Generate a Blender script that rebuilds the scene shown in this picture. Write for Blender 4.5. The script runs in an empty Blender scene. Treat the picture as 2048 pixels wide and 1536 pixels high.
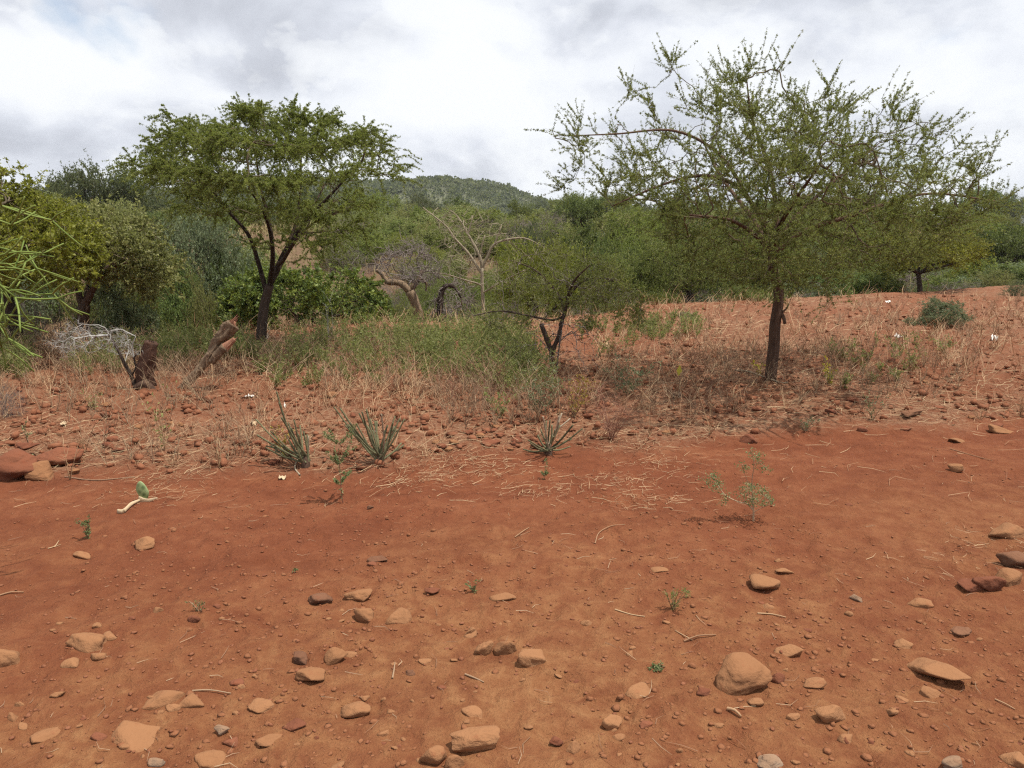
import bpy, math
import numpy as np
from mathutils import Vector, Matrix

# ------------------------------------------------------------------ camera
SC = bpy.context.scene
COL = SC.collection
F = 1539.0                       # focal length in photograph pixels (2048 wide)
CAMZ = 1.6
PITCH = math.atan(318.0 / F)
cam_d = bpy.data.cameras.new("camera"); cam = bpy.data.objects.new("camera", cam_d); COL.objects.link(cam)
cam_d.sensor_width = 36.0; cam_d.lens = 36.0 * F / 2048.0
cam_d.clip_start = 0.05; cam_d.clip_end = 5000
cam.location = (0, 0, CAMZ); cam.rotation_euler = (math.pi / 2 - PITCH, 0, 0)
SC.camera = cam

# ------------------------------------------------------------------ light
SUN_DIR = Vector((0.34, -0.04, 0.93)).normalized()      # towards the sun
sun_d = bpy.data.lights.new("sun", 'SUN'); sun = bpy.data.objects.new("sun", sun_d); COL.objects.link(sun)
sun_d.energy = 4.2; sun_d.angle = math.radians(0.6); sun_d.color = (1.0, 0.95, 0.87)
sun.rotation_euler = (-SUN_DIR).to_track_quat('-Z', 'Y').to_euler()
vs = SC.view_settings
SC.display_settings.display_device = 'sRGB'
vs.view_transform = 'Standard'; vs.look = 'None'; vs.exposure = 0.32; vs.gamma = 1.0; vs.use_curve_mapping = False
SC.cycles.use_denoising = False; SC.cycles.pixel_filter_type = 'BLACKMAN_HARRIS'; SC.cycles.filter_width = 1.25
SC.cycles.max_bounces = 6; SC.cycles.transmission_bounces = 4; SC.cycles.sample_clamp_indirect = 4.0

class NT:
    """tiny node-tree helper"""
    def __init__(s, nt): s.nt = nt; s.N = nt.nodes; s.L = nt.links
    def n(s, typ, **kw):
        nd = s.N.new(typ)
        for k, v in kw.items():
            if k.startswith('i_'):
                key = k[2:]; key = int(key) if key.isdigit() else key.replace('_', ' ')
                if hasattr(v, 'is_output'): s.L.new(v, nd.inputs[key])
                else: nd.inputs[key].default_value = v
            else: setattr(nd, k, v)
        return nd
    def m(s, op, a, b=None, c=None, clamp=False):
        nd = s.N.new('ShaderNodeMath'); nd.operation = op; nd.use_clamp = clamp
        for i, v in enumerate((a, b, c)):
            if v is None: continue
            if hasattr(v, 'is_output'): s.L.new(v, nd.inputs[i])
            else: nd.inputs[i].default_value = v
        return nd.outputs[0]
    def ramp(s, fac, stops, interp='LINEAR'):
        nd = s.N.new('ShaderNodeValToRGB'); nd.color_ramp.interpolation = interp
        el = nd.color_ramp.elements
        while len(el) > 1: el.remove(el[-1])
        el[0].position = stops[0][0]; el[0].color = rgba(stops[0][1])
        for p, c in stops[1:]:
            e = el.new(p); e.color = rgba(c)
        s.L.new(fac, nd.inputs[0]); return nd.outputs[0]
    def mix(s, fac, a, b, blend='MIX'):
        nd = s.N.new('ShaderNodeMix'); nd.data_type = 'RGBA'; nd.blend_type = blend
        for i, v in ((0, fac), (6, a), (7, b)):
            if hasattr(v, 'is_output'): s.L.new(v, nd.inputs[i])
            else: nd.inputs[i].default_value = rgba(v) if i else v
        return nd.outputs[2]
    def noise(s, vec, scale, detail=4, rough=0.55, dist=0.0):
        nd = s.n('ShaderNodeTexNoise', i_Scale=scale, i_Detail=detail, i_Roughness=rough, i_Distortion=dist)
        if vec is not None: s.L.new(vec, nd.inputs['Vector'])
        return nd.outputs['Fac']

def rgba(c):
    if isinstance(c, (int, float)): return (c, c, c, 1)
    return (c[0], c[1], c[2], 1)

world = bpy.data.worlds.new("World"); SC.world = world; world.use_nodes = True
w = NT(world.node_tree); w.N.clear()
out = w.n('ShaderNodeOutputWorld')
sky = w.n('ShaderNodeTexSky', sky_type='NISHITA', sun_disc=False)
sky.sun_elevation = math.asin(SUN_DIR.z); sky.sun_rotation = math.atan2(SUN_DIR.x, SUN_DIR.y)
sky.dust_density = 1.6; sky.air_density = 1.0
bg_sky = w.n('ShaderNodeBackground', i_Color=sky.outputs[0], i_Strength=0.13)
tc = w.n('ShaderNodeTexCoord')
sep = w.n('ShaderNodeSeparateXYZ', i_Vector=tc.outputs['Generated'])
zc = w.m('MAXIMUM', sep.outputs[2], 0.0)
den = w.m('ADD', zc, 0.34)
cx = w.m('DIVIDE', sep.outputs[0], den); cy = w.m('DIVIDE', sep.outputs[1], den)
cv = w.n('ShaderNodeCombineXYZ', i_X=w.m('MULTIPLY', w.m('ADD', sep.outputs[0], w.m('MULTIPLY', cx, 0.35)), 1.9), i_Y=w.m('MULTIPLY', w.m('ADD', sep.outputs[1], w.m('MULTIPLY', cy, 0.2)), 1.9), i_Z=w.m('MULTIPLY', sep.outputs[2], 4.6)).outputs[0]
def blob(px, py, sx, sy):
    """soft patch of the cloud deck at a fixed direction of the sky"""
    x = (px - 1024) / F; yv = -(py - 768) / F
    d = Vector((x, math.cos(PITCH) + yv * math.sin(PITCH), yv * math.cos(PITCH) - math.sin(PITCH))).normalized()
    ax = w.m('DIVIDE', w.m('SUBTRACT', sep.outputs[0], d.x), sx / F)
    az = w.m('DIVIDE', w.m('SUBTRACT', sep.outputs[2], d.z), sy / F)
    r2 = w.m('ADD', w.m('MULTIPLY', ax, ax), w.m('MULTIPLY', az, az))
    e = w.m('POWER', 2.718, w.m('MULTIPLY', r2, -1.0))
    return w.m('MULTIPLY', e, w.m('GREATER_THAN', sep.outputs[1], 0.0))
def addall(lst):
    acc = None
    for k, b in lst:
        t = w.m('MULTIPLY', b, k); acc = t if acc is None else w.m('ADD', acc, t)
    return acc
n1 = w.noise(cv, 1.5, 9, 0.52, 0.3)
mp = w.n('ShaderNodeMapping', i_Vector=cv); mp.inputs['Location'].default_value = (4.3, 1.7, 2.2)
n2 = w.noise(mp.outputs[0], 1.9, 9, 0.54, 0.35)
dens = w.m('ADD', n1, addall([(-0.15, blob(1135, 106, 58, 20)), (-0.09, blob(1090, 178, 56, 28)), (-0.06, blob(980, 75, 60, 24)), (0.10, blob(1000, 20, 300, 45)), (0.08, blob(1020, 330, 260, 120)),
                              (-0.13, blob(1960, 95, 120, 36)), (-0.14, blob(1900, 330, 150, 50)),
                              (-0.07, blob(1640, 60, 160, 30)), (0.09, blob(250, 180, 420, 200)), (0.06, blob(800, 250, 250, 120))]))
cover = w.ramp(dens, [(0.26, 0.35), (0.42, 1.0)], 'EASE')
shade = w.m('ADD', n2, addall([(-0.22, blob(90, 10, 270, 45)), (-0.13, blob(560, 150, 180, 50)), (-0.13, blob(100, 285, 260, 55)),
                               (0.20, blob(110, 130, 150, 60)), (0.24, blob(960, 175, 150, 95)), (0.04, blob(1620, 130, 260, 110)),
                               (0.10, blob(1930, 190, 90, 40)), (-0.10, blob(1230, 175, 110, 22)), (-0.08, blob(1850, 250, 160, 30)), (-0.07, blob(1300, 300, 160, 30)), (-0.10, blob(1560, 0, 240, 20)), (0.10, blob(420, 80, 60, 40)),
                               (-0.08, blob(950, 270, 140, 25)), (-0.06, blob(700, 50, 200, 40))]))
ccol = w.ramp(shade, [(0.10, (0.36, 0.375, 0.42)), (0.34, (0.50, 0.525, 0.585)), (0.46, (0.62, 0.648, 0.71)), (0.56, (0.74, 0.765, 0.81)), (0.68, (0.80, 0.82, 0.84))])
mp3 = w.n('ShaderNodeMapping', i_Vector=cv); mp3.inputs['Location'].default_value = (7.1, 3.3, 0.9)
n3 = w.noise(mp3.outputs[0], 2.6, 10, 0.56, 0.15)
puff = w.ramp(n3, [(0.49, 0.0), (0.525, 0.6), (0.62, 1.0)])
edge_ = w.m('MULTIPLY', puff, w.ramp(n2, [(0.36, 0.15), (0.56, 0.75)]))
ccol = w.mix(edge_, ccol, (0.80, 0.82, 0.84))
bg_cl = w.n('ShaderNodeBackground', i_Color=ccol, i_Strength=1.0)
mx = w.n('ShaderNodeMixShader', i_0=cover, i_1=bg_sky.outputs[0], i_2=bg_cl.outputs[0])
w.L.new(mx.outputs[0], out.inputs['Surface'])
world.cycles.sampling_method = 'MANUAL'; world.cycles.sample_map_resolution = 512

rng = np.random.default_rng(11)
def R(a, b, n=None): return rng.uniform(a, b, n)

# ------------------------------------------------------------------ terrain function
def _hash(ix, iy, seed):
    h = (ix.astype(np.int64) * 374761393 + iy.astype(np.int64) * 668265263 + seed * 974634777) & 0xffffffff
    h = ((h ^ (h >> 13)) * 1274126177) & 0xffffffff
    return ((h ^ (h >> 16)) & 0xffff) / 65535.0
def vnoise(x, y, seed=0):
    ix = np.floor(x); iy = np.floor(y); fx = x - ix; fy = y - iy
    fx = fx * fx * fx * (fx * (fx * 6 - 15) + 10); fy = fy * fy * fy * (fy * (fy * 6 - 15) + 10)
    a = _hash(ix, iy, seed); b = _hash(ix + 1, iy, seed); c = _hash(ix, iy + 1, seed); d = _hash(ix + 1, iy + 1, seed)
    return (a + (b - a) * fx) * (1 - fy) + (c + (d - c) * fx) * fy
def fbm(x, y, f, oct=4, seed=0, gain=0.5):
    s = 0; a = 1; t = 0
    for o in range(oct):
        s = s + a * (vnoise(x * f, y * f, seed + o * 7) - 0.5); t += a; a *= gain; f *= 2.03
    return s / t * 2
def sstep(a, b, x):
    t = np.clip((x - a) / (b - a), 0, 1); return t * t * (3 - 2 * t)
EDGE_X = [-40, -6.5, -2.5, -0.2, 3.7, 7.2, 13, 40]; EDGE_Y = [6, 9.6, 12.0, 12.7, 15.0, 16.4, 19.7, 34]
ROAD_X = [-20, -3.2, -1.0, 0.25, 1.4, 2.7, 4.2, 20]; ROAD_Y = [4.6, 4.85, 4.95, 5.3, 5.6, 6.0, 6.2, 7.5]
def edge(x): return np.interp(x, EDGE_X, EDGE_Y)
def field_mask(x, y):
    ry = np.interp(x, ROAD_X, ROAD_Y) + 0.35 * fbm(x, y, 0.9, 3, 5)
    return sstep(-0.22, 0.25, y - ry)
def H(x, y, fine=True):
    x = np.asarray(x, float); y = np.asarray(y, float)
    d = y - edge(x) + 0.8 * fbm(x, y, 0.35, 2, 21)
    fm = field_mask(x, y)
    z = 0.05 * fm + 0.03 * fbm(x, y, 0.35, 2, 3)
    deep = 1.35 - 0.5 * sstep(2, 9, x)
    z = z - deep * sstep(0, 4.5, d) + (deep + 1.05) * sstep(9, 24, d) + 0.25 * sstep(30, 120, d)
    z = z + sstep(2, 12, d) * 0.25 * fbm(x, y, 0.12, 3, 9)
    z = z + 0.04 * fm * sstep(6, 14, y) * sstep(1, 8, x)
    if fine:
        near = 1 - sstep(16, 30, y)
        dent = sstep(0.60, 0.82, vnoise(x * 6.1, y * 6.1, 201)) * sstep(0.35, 0.6, vnoise(x * 0.9, y * 0.9, 203)) + 0.6 * sstep(0.62, 0.8, vnoise(x * 13.0, y * 13.0, 207))
        z = z - near * 0.012 * dent
        z = z + near * (0.030 * fbm(x, y, 1.3, 3, 31) * (0.6 + fm) + (0.008 + 0.018 * fm) * fbm(x, y, 6.0, 3, 41)
                        + (0.004 + 0.012 * fm) * fbm(x, y, 19.0, 2, 51))
    return z
def h1(x, y): return float(H(np.array([x]), np.array([y]))[0])
def raydir(px, py):
    x = (np.asarray(px, float) - 1024) / F; v = -(np.asarray(py, float) - 768) / F
    return np.stack([x, math.cos(PITCH) + v * math.sin(PITCH), v * math.cos(PITCH) - math.sin(PITCH)], -1)
def at(px, py):
    """point of the ground seen at a photograph pixel"""
    d = raydir(px, py); t = -CAMZ / d[..., 2]
    for _ in range(12):
        p = d * t[..., None] if np.ndim(t) else d * t
        z = H(p[..., 0], p[..., 1])
        t = 0.5 * t + 0.5 * (z - CAMZ) / d[..., 2]
    p = d * (t[..., None] if np.ndim(t) else t)
    p = p + np.array([0, 0, CAMZ]); return p
def atY(px, py, Y):
    d = raydir(px, py); s = np.asarray(Y, float) / d[..., 1]
    return d * (s[..., None] if np.ndim(s) else s) + np.array([0, 0, CAMZ])

# ------------------------------------------------------------------ mesh builder
class MB:
    def __init__(s): s.v = []; s.f = {3: [], 4: []}; s.a = []; s.n = 0
    def add(s, v, quads=None, tris=None, rnd=0.5):
        v = np.asarray(v, np.float32).reshape(-1, 3); k = len(v)
        if quads is not None and len(quads): s.f[4].append(np.asarray(quads, np.int64).reshape(-1, 4) + s.n)
        if tris is not None and len(tris): s.f[3].append(np.asarray(tris, np.int64).reshape(-1, 3) + s.n)
        s.v.append(v); s.a.append(np.broadcast_to(np.asarray(rnd, np.float32), (k,)) if np.ndim(rnd) == 0 else np.asarray(rnd, np.float32).reshape(-1))
        s.n += k
    def mesh(s, name, mats, smooth=False, origin=(0, 0, 0), extra=None):
        v = np.concatenate(s.v) - np.asarray(origin, np.float32)
        q = np.concatenate(s.f[4]) if s.f[4] else np.zeros((0, 4), np.int64)
        t = np.concatenate(s.f[3]) if s.f[3] else np.zeros((0, 3), np.int64)
        me = bpy.data.meshes.new(name)
        me.vertices.add(len(v)); me.vertices.foreach_set('co', v.astype(np.float32).ravel())
        li = np.concatenate([q.ravel(), t.ravel()]).astype(np.int32)
        me.loops.add(len(li)); me.loops.foreach_set('vertex_index', li)
        st = np.concatenate([np.arange(len(q)) * 4, len(q) * 4 + np.arange(len(t)) * 3]).astype(np.int32)
        me.polygons.add(len(st)); me.polygons.foreach_set('loop_start', st)
        if smooth: me.polygons.foreach_set('use_smooth', np.ones(len(st), bool))
        at_ = me.attributes.new('rnd', 'FLOAT', 'POINT'); at_.data.foreach_set('value', np.concatenate(s.a).astype(np.float32))
        for k, arr in (extra or {}).items():
            e = me.attributes.new(k, 'FLOAT', 'POINT'); e.data.foreach_set('value', np.asarray(arr, np.float32))
        for m in (mats if isinstance(mats, (list, tuple)) else [mats]): me.materials.append(m)
        me.update(calc_edges=True)
        return me
    def build(s, name, mats, parent=None, origin=(0, 0, 0), smooth=False, kind=None, loc=None, extra=None):
        if s.n == 0: return None
        o = bpy.data.objects.new(name, s.mesh(name, mats, smooth, origin, extra)); COL.objects.link(o)
        if parent is not None: o.parent = parent
        elif loc is None: o.location = origin
        if loc is not None: o.location = loc
        if kind: o['kind'] = kind
        return o

def tag(o, label, cat, group=None):
    o['label'] = label; o['category'] = cat
    if group: o['group'] = group
    return o
def empty(name, loc, label, cat, group=None):
    o = bpy.data.objects.new(name, None); COL.objects.link(o); o.location = loc; o.empty_display_size = 0.1
    return tag(o, label, cat, group)
def norm(v): return v / np.maximum(np.linalg.norm(v, axis=-1, keepdims=True), 1e-9)

def tubes(mb, P, Rr, sides=5, rnd=0.5, cap=False):
    """batch of tubes: P (m,k,3), Rr (m,k)"""
    P = np.asarray(P, float); Rr = np.asarray(Rr, float)
    if P.ndim == 2: P = P[None]; Rr = Rr[None]
    if cap:
        P = np.concatenate([P, P[:, -1:]], 1); Rr = np.concatenate([Rr, Rr[:, -1:] * 0.02], 1)
    m, k, _ = P.shape
    T = np.gradient(P, axis=1)
    if cap: T[:, -1] = T[:, -3]; T[:, -2] = T[:, -3]
    T = norm(T)
    ref = np.where(np.abs((T * [0.31, 0.77, 0.55]).sum(-1, keepdims=True)) > 0.95, [1, 0, 0], [0.31, 0.77, 0.55])
    U = norm(np.cross(T, ref)); V = np.cross(T, U)
    a = np.linspace(0, 2 * math.pi, sides, endpoint=False)
    ring = P[:, :, None] + Rr[:, :, None, None] * (np.cos(a)[None, None, :, None] * U[:, :, None] + np.sin(a)[None, None, :, None] * V[:, :, None])
    idx = np.arange(m * k * sides).reshape(m, k, sides)
    nx = np.roll(idx, -1, 2)
    q = np.stack([idx[:, :-1], nx[:, :-1], nx[:, 1:], idx[:, 1:]], -1)
    r = rnd if np.ndim(rnd) == 0 else np.repeat(np.asarray(rnd), k * sides)
    mb.add(ring, quads=q, rnd=r)

def leaves(mb, pos, dirs, L, W, rnd, updown=0.0):
    n = len(pos)
    if n == 0: return
    dirs = norm(dirs); side = np.cross(dirs, rng.normal(size=(n, 3)) + np.array([0, 0, updown])); side = norm(side)
    L = np.broadcast_to(L, (n,))[:, None]; W = np.broadcast_to(W, (n,))[:, None]
    up = np.cross(side, dirs) * L * R(-0.18, 0.18, (n, 1))
    v = np.stack([pos, pos + dirs * L * 0.45 + side * W * 0.5 + up, pos + dirs * L, pos + dirs * L * 0.45 - side * W * 0.5 + up], 1)
    q = np.arange(n * 4).reshape(n, 4)
    mb.add(v, quads=q, rnd=np.repeat(rnd, 4))

def spline(pts, step):
    p = np.asarray(pts, float); k = len(p)
    if k == 2:
        n = max(2, int(np.linalg.norm(p[1] - p[0]) / step) + 1); return p[0] + (p[1] - p[0]) * np.linspace(0, 1, n)[:, None]
    e = np.concatenate([[2 * p[0] - p[1]], p, [2 * p[-1] - p[-2]]]); outp = []
    for i in range(k - 1):
        a, b, c, d = e[i:i + 4]; n = max(2, int(np.linalg.norm(c - b) / step) + 1)
        t = np.linspace(0, 1, n, endpoint=False)[:, None]
        outp.append(0.5 * (2 * b + (c - a) * t + (2 * a - 5 * b + 4 * c - d) * t ** 2 + (3 * b - a - 3 * c + d) * t ** 3))
    return np.concatenate(outp + [p[-1:]])

# ------------------------------------------------------------------ plant growth
class Skel:
    """manual limbs first, then every target tip is joined to the cheapest node of the skeleton"""
    def __init__(s, cap=60000): s.p = np.zeros((cap, 3)); s.d = np.zeros((cap, 3)); s.par = -np.ones(cap, int); s.ok = np.ones(cap, bool); s.n = 0; s.chains = []; s.rman = {}
    def add(s, pts, parent, manual=None, ok=True):
        ids = [] if parent < 0 else [parent]
        prev = parent
        for i, q in enumerate(pts):
            j = s.n; s.n += 1; s.p[j] = q; s.par[j] = prev; s.ok[j] = ok
            a = pts[i - 1] if i else (s.p[parent] if parent >= 0 else q - np.array([0, 0, 1]))
            s.d[j] = norm(q - a); prev = j; ids.append(j)
        s.chains.append((ids, manual)); return ids
    def limb(s, pts, step, r0, r1, part, ok=True):
        q = spline(pts, step); parent = -1
        if s.n:
            dd = ((s.p[:s.n] - q[0]) ** 2).sum(1); parent = int(dd.argmin()); q = q[1:]
        return s.add(q, parent, (r0, r1, part), ok)
    def connect(s, t, endd, step, wander=0.05, back=0.7):
        v = t - s.p[:s.n]; d = np.sqrt((v ** 2).sum(1)) + 1e-6
        cosa = (v * s.d[:s.n]).sum(1) / d
        cost = d * (1 + back * (1 - cosa)); cost[~s.ok[:s.n]] = 1e9
        j = int(cost.argmin()); L = d[j]
        if L < step: return
        p0 = s.p[j]; m0 = (s.d[j] * 0.75 + 0.25 * v[j] / L) * L * 0.9; m1 = norm(endd) * L * 0.9
        n = max(2, int(L / step) + 1); u = np.linspace(0, 1, n + 1)[1:, None]
        h = (2 * u ** 3 - 3 * u ** 2 + 1) * p0 + (u ** 3 - 2 * u ** 2 + u) * m0 + (-2 * u ** 3 + 3 * u ** 2) * t + (u ** 3 - u ** 2) * m1
        h = h + rng.normal(size=h.shape) * wander * L / n
        s.add(h, j)
    def finish(s, rtip, rtrunk):
        n = s.n; cnt = np.zeros(n); kids = np.bincount(s.par[:n][s.par[:n] >= 0], minlength=n)
        cnt[kids == 0] = 1
        for j in range(n - 1, -1, -1):
            if s.par[j] >= 0: cnt[s.par[j]] += cnt[j]
        N = max(cnt.max(), 2); pw = math.log(rtrunk / rtip) / math.log(N)
        s.cnt = cnt; s.r = rtip * np.maximum(cnt, 1) ** pw
    def wood(s, mbs, sides_fine=3, rnd=0.5, rough=0.0):
        """mbs: part name -> MB; manual limbs go to their own part, the rest to 'twig'"""
        byk = {}
        for ids, man in s.chains:
            P = s.p[ids]
            if man:
                r = np.linspace(man[0], man[1], len(ids))
                if rough: r = r * (1 + rough * rng.normal(size=len(ids)))
                tubes(mbs.setdefault(man[2], MB()), P, r, 8, R(0, 1), cap=True)
            else:
                r = s.r[ids].copy(); r[0] = min(r[0], r[1] * 1.15); byk.setdefault(len(ids), []).append((P, r))
        for k, lst in byk.items():
            tubes(mbs.setdefault('twig', MB()), np.array([a for a, _ in lst]), np.array([b for _, b in lst]), sides_fine if k < 14 else 4, R(0, 1, len(lst)))
    def fine_nodes(s, maxcnt, nman=0):
        j = np.arange(s.n); return j[(s.cnt <= maxcnt) & (j >= nman)]

def side_twigs(mb, base, tang, L, spread, up, r, curve=0.15, sag=0.0):
    """short twigs springing from nodes; returns their points (m,4,3)"""
    m = len(base); rd = rng.normal(size=(m, 3)); rd -= (rd * tang).sum(1, keepdims=True) * tang
    d = norm(tang * (1 - spread) + norm(rd) * spread + np.array([0, 0, up]))
    L = np.broadcast_to(L, (m,))[:, None]
    bend = rng.normal(size=(m, 3)) * curve - np.array([0, 0, sag])
    u = np.array([0, 0.34, 0.67, 1.0])[None, :, None]
    P = base[:, None] + d[:, None] * L[:, None] * u + bend[:, None] * L[:, None] * u ** 2
    tubes(mb, P, np.broadcast_to(np.array([1, 0.8, 0.6, 0.35]) * r, (m, 4)), 3, R(0, 1, m))
    return P

def leaf_twigs(mb, P, per, cl, L, W, spread=0.9, fold=0.0, droop=0.0):
    m = len(P)
    if m == 0: return
    u = np.sort(R(0.08, 1.0, (m, per)), 1) * 3; i = np.minimum(u.astype(int), 2); f = (u - i)[..., None]
    a = np.take_along_axis(P, i[..., None], 1); b = np.take_along_axis(P, (i + 1)[..., None], 1)
    pos = np.repeat((a + (b - a) * f).reshape(-1, 3), cl, 0); tg = np.repeat(norm(b - a).reshape(-1, 3), cl, 0)
    d = tg * (1 - spread * 0.6) + rng.normal(size=pos.shape) * spread * 0.7 + np.array([0, 0, -droop])
    tw = np.repeat(np.repeat(R(0, 1, m), per), cl)
    rnd = np.clip(tw * 0.6 + R(0, 0.4, len(pos)), 0, 1)
    leaves(mb, pos, d, L * R(0.6, 1.25, len(pos)), W * R(0.7, 1.2, len(pos)), rnd, fold)

def in_poly(x, y, poly):
    c = np.zeros(x.shape, bool); n = len(poly); j = n - 1
    for i in range(n):
        xi, yi = poly[i]; xj, yj = poly[j]
        c ^= ((yi > y) != (yj > y)) & (x < (xj - xi) * (y - yi) / (yj - yi + 1e-12) + xi); j = i
    return c
def poly_dist(x, y, poly):
    d = np.full(x.shape, 1e9); n = len(poly)
    for i in range(n):
        ax, ay = poly[i]; bx, by = poly[(i + 1) % n]; ux, uy = bx - ax, by - ay
        t = np.clip(((x - ax) * ux + (y - ay) * uy) / (ux * ux + uy * uy), 0, 1)
        d = np.minimum(d, np.hypot(x - ax - t * ux, y - ay - t * uy))
    return d
def crown_points(poly, n, D, depth, emax, weight=None):
    """points of a crown volume with this outline, depth metres deep either way about D"""
    poly = np.asarray(poly, float); lo = poly.min(0); hi = poly.max(0); got = []
    tot = 0
    while tot < n:
        x = R(lo[0], hi[0], n * 3); y = R(lo[1], hi[1], n * 3); k = in_poly(x, y, poly)
        if weight is not None: k &= R(0, 1, n * 3) < weight(x, y)
        x = x[k]; y = y[k]; e = np.clip(poly_dist(x, y, poly) / emax, 0, 1)
        dy = depth * np.sqrt(1 - (1 - e) ** 2) * R(-1, 1, len(x))
        got.append(np.stack([x, y, dy], 1)); tot += len(x)
    g = np.concatenate(got)[:n]
    return atY(g[:, 0], g[:, 1], D + g[:, 2])

# ------------------------------------------------------------------ materials
def mat(name):
    m = bpy.data.materials.new(name); m.use_nodes = True; t = NT(m.node_tree); t.N.clear()
    o = t.n('ShaderNodeOutputMaterial'); return m, t, o
def leaf_mat(name, dark, mid, light, trans=0.28, yellow=None):
    m, t, o = mat(name)
    a = t.n('ShaderNodeAttribute', attribute_name='rnd').outputs['Fac']
    oi = t.n('ShaderNodeObjectInfo').outputs['Random']
    st = [(0.0, dark), (0.45, mid), (0.9, light)]
    if yellow: st = [(0.0, dark), (0.42, mid), (0.82, light), (0.97, yellow)]
    c = t.ramp(a, st)
    hs = t.n('ShaderNodeHueSaturation', i_Color=c, i_Hue=t.m('ADD', t.m('MULTIPLY', oi, 0.03), 0.474), i_Value=t.m('ADD', t.m('MULTIPLY', oi, 0.3), 0.85))
    p = t.n('ShaderNodeBsdfPrincipled', i_Base_Color=hs.outputs[0], i_Roughness=0.55)
    p.inputs['Specular IOR Level'].default_value = 0.25
    tr = t.n('ShaderNodeBsdfTranslucent', i_Color=t.mix(0.5, hs.outputs[0], (light[0] * 1.2, light[1] * 1.25, light[2] * 0.8)))
    mxs = t.n('ShaderNodeMixShader', i_0=trans, i_1=p.outputs[0], i_2=tr.outputs[0])
    t.L.new(mxs.outputs[0], o.inputs[0]); return m
def bark_mat(name, c0, c1, scale=30, bump=0.6, stretch=0.25):
    m, t, o = mat(name)
    tcn = t.n('ShaderNodeTexCoord'); mp = t.n('ShaderNodeMapping', i_Vector=tcn.outputs['Object']); mp.inputs['Scale'].default_value = (1, 1, stretch)
    n = t.noise(mp.outputs[0], scale, 5, 0.65, 0.6); a = t.n('ShaderNodeAttribute', attribute_name='rnd').outputs['Fac']
    f = t.m('ADD', t.m('MULTIPLY', n, 0.8), t.m('MULTIPLY', a, 0.25))
    c = t.ramp(f, [(0.3, c0), (0.75, c1)])
    b = t.n('ShaderNodeBump', i_Strength=bump, i_Distance=0.02, i_Height=n)
    p = t.n('ShaderNodeBsdfPrincipled', i_Base_Color=c, i_Roughness=0.9, i_Normal=b.outputs[0]); p.inputs['Specular IOR Level'].default_value = 0.15
    t.L.new(p.outputs[0], o.inputs[0]); return m
def straw_mat(name, stops):
    m, t, o = mat(name)
    a = t.n('ShaderNodeAttribute', attribute_name='rnd').outputs['Fac']
    p = t.n('ShaderNodeBsdfPrincipled', i_Base_Color=t.ramp(a, stops), i_Roughness=0.75); p.inputs['Specular IOR Level'].default_value = 0.2
    t.L.new(p.outputs[0], o.inputs[0]); return m
def rock_mat(name, rock0, rock1, dust, dust_amt=0.75, soil=(0.19, 0.05, 0.022)):
    m, t, o = mat(name)
    tcn = t.n('ShaderNodeTexCoord'); oi = t.n('ShaderNodeObjectInfo').outputs['Random']
    ad = t.n('ShaderNodeVectorMath', operation='ADD', i_0=tcn.outputs['Object'])
    t.L.new(t.n('ShaderNodeCombineXYZ', i_X=t.m('MULTIPLY', oi, 37.0)).outputs[0], ad.inputs[1])
    a = t.n('ShaderNodeAttribute', attribute_name='rnd').outputs['Fac']
    n = t.noise(ad.outputs[0], 3.0, 8, 0.65, 0.3); nf = t.noise(ad.outputs[0], 22.0, 5, 0.7)
    c = t.ramp(t.m('ADD', n, t.m('MULTIPLY', t.m('SUBTRACT', t.m('MULTIPLY', oi, a), 0.25), 0.55)), [(0.3, rock0), (0.68, rock1)])
    g = t.n('ShaderNodeNewGeometry'); nz = t.n('ShaderNodeSeparateXYZ', i_Vector=g.outputs['Normal']).outputs[2]
    du = t.m('MULTIPLY', t.ramp(t.m('ADD', nz, t.m('MULTIPLY', t.m('SUBTRACT', nf, 0.5), 1.1)), [(0.0, 0.25), (0.85, 1.0)]), dust_amt)
    c = t.mix(du, c, t.mix(nf, (dust[0] * 0.8, dust[1] * 0.75, dust[2] * 0.7), dust))
    c = t.mix(t.m('MULTIPLY', t.ramp(nf, [(0.58, 0.0), (0.70, 1.0)]), 0.35), c, soil)
    b = t.n('ShaderNodeBump', i_Strength=0.55, i_Distance=0.05, i_Height=t.m('ADD', n, t.m('MULTIPLY', nf, 0.5)))
    p = t.n('ShaderNodeBsdfPrincipled', i_Base_Color=c, i_Roughness=0.9, i_Normal=b.outputs[0]); p.inputs['Specular IOR Level'].default_value = 0.15
    t.L.new(p.outputs[0], o.inputs[0]); return m
def plain_mat(name, col, rough=0.7, var=0.25, scale=20):
    m, t, o = mat(name); tcn = t.n('ShaderNodeTexCoord')
    n = t.noise(tcn.outputs['Object'], scale, 4)
    c = t.mix(n, tuple(x * (1 - var) for x in col), tuple(min(1, x * (1 + var)) for x in col))
    b = t.n('ShaderNodeBump', i_Strength=0.3, i_Distance=0.01, i_Height=n)
    p = t.n('ShaderNodeBsdfPrincipled', i_Base_Color=c, i_Roughness=rough, i_Normal=b.outputs[0])
    t.L.new(p.outputs[0], o.inputs[0]); return m

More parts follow.
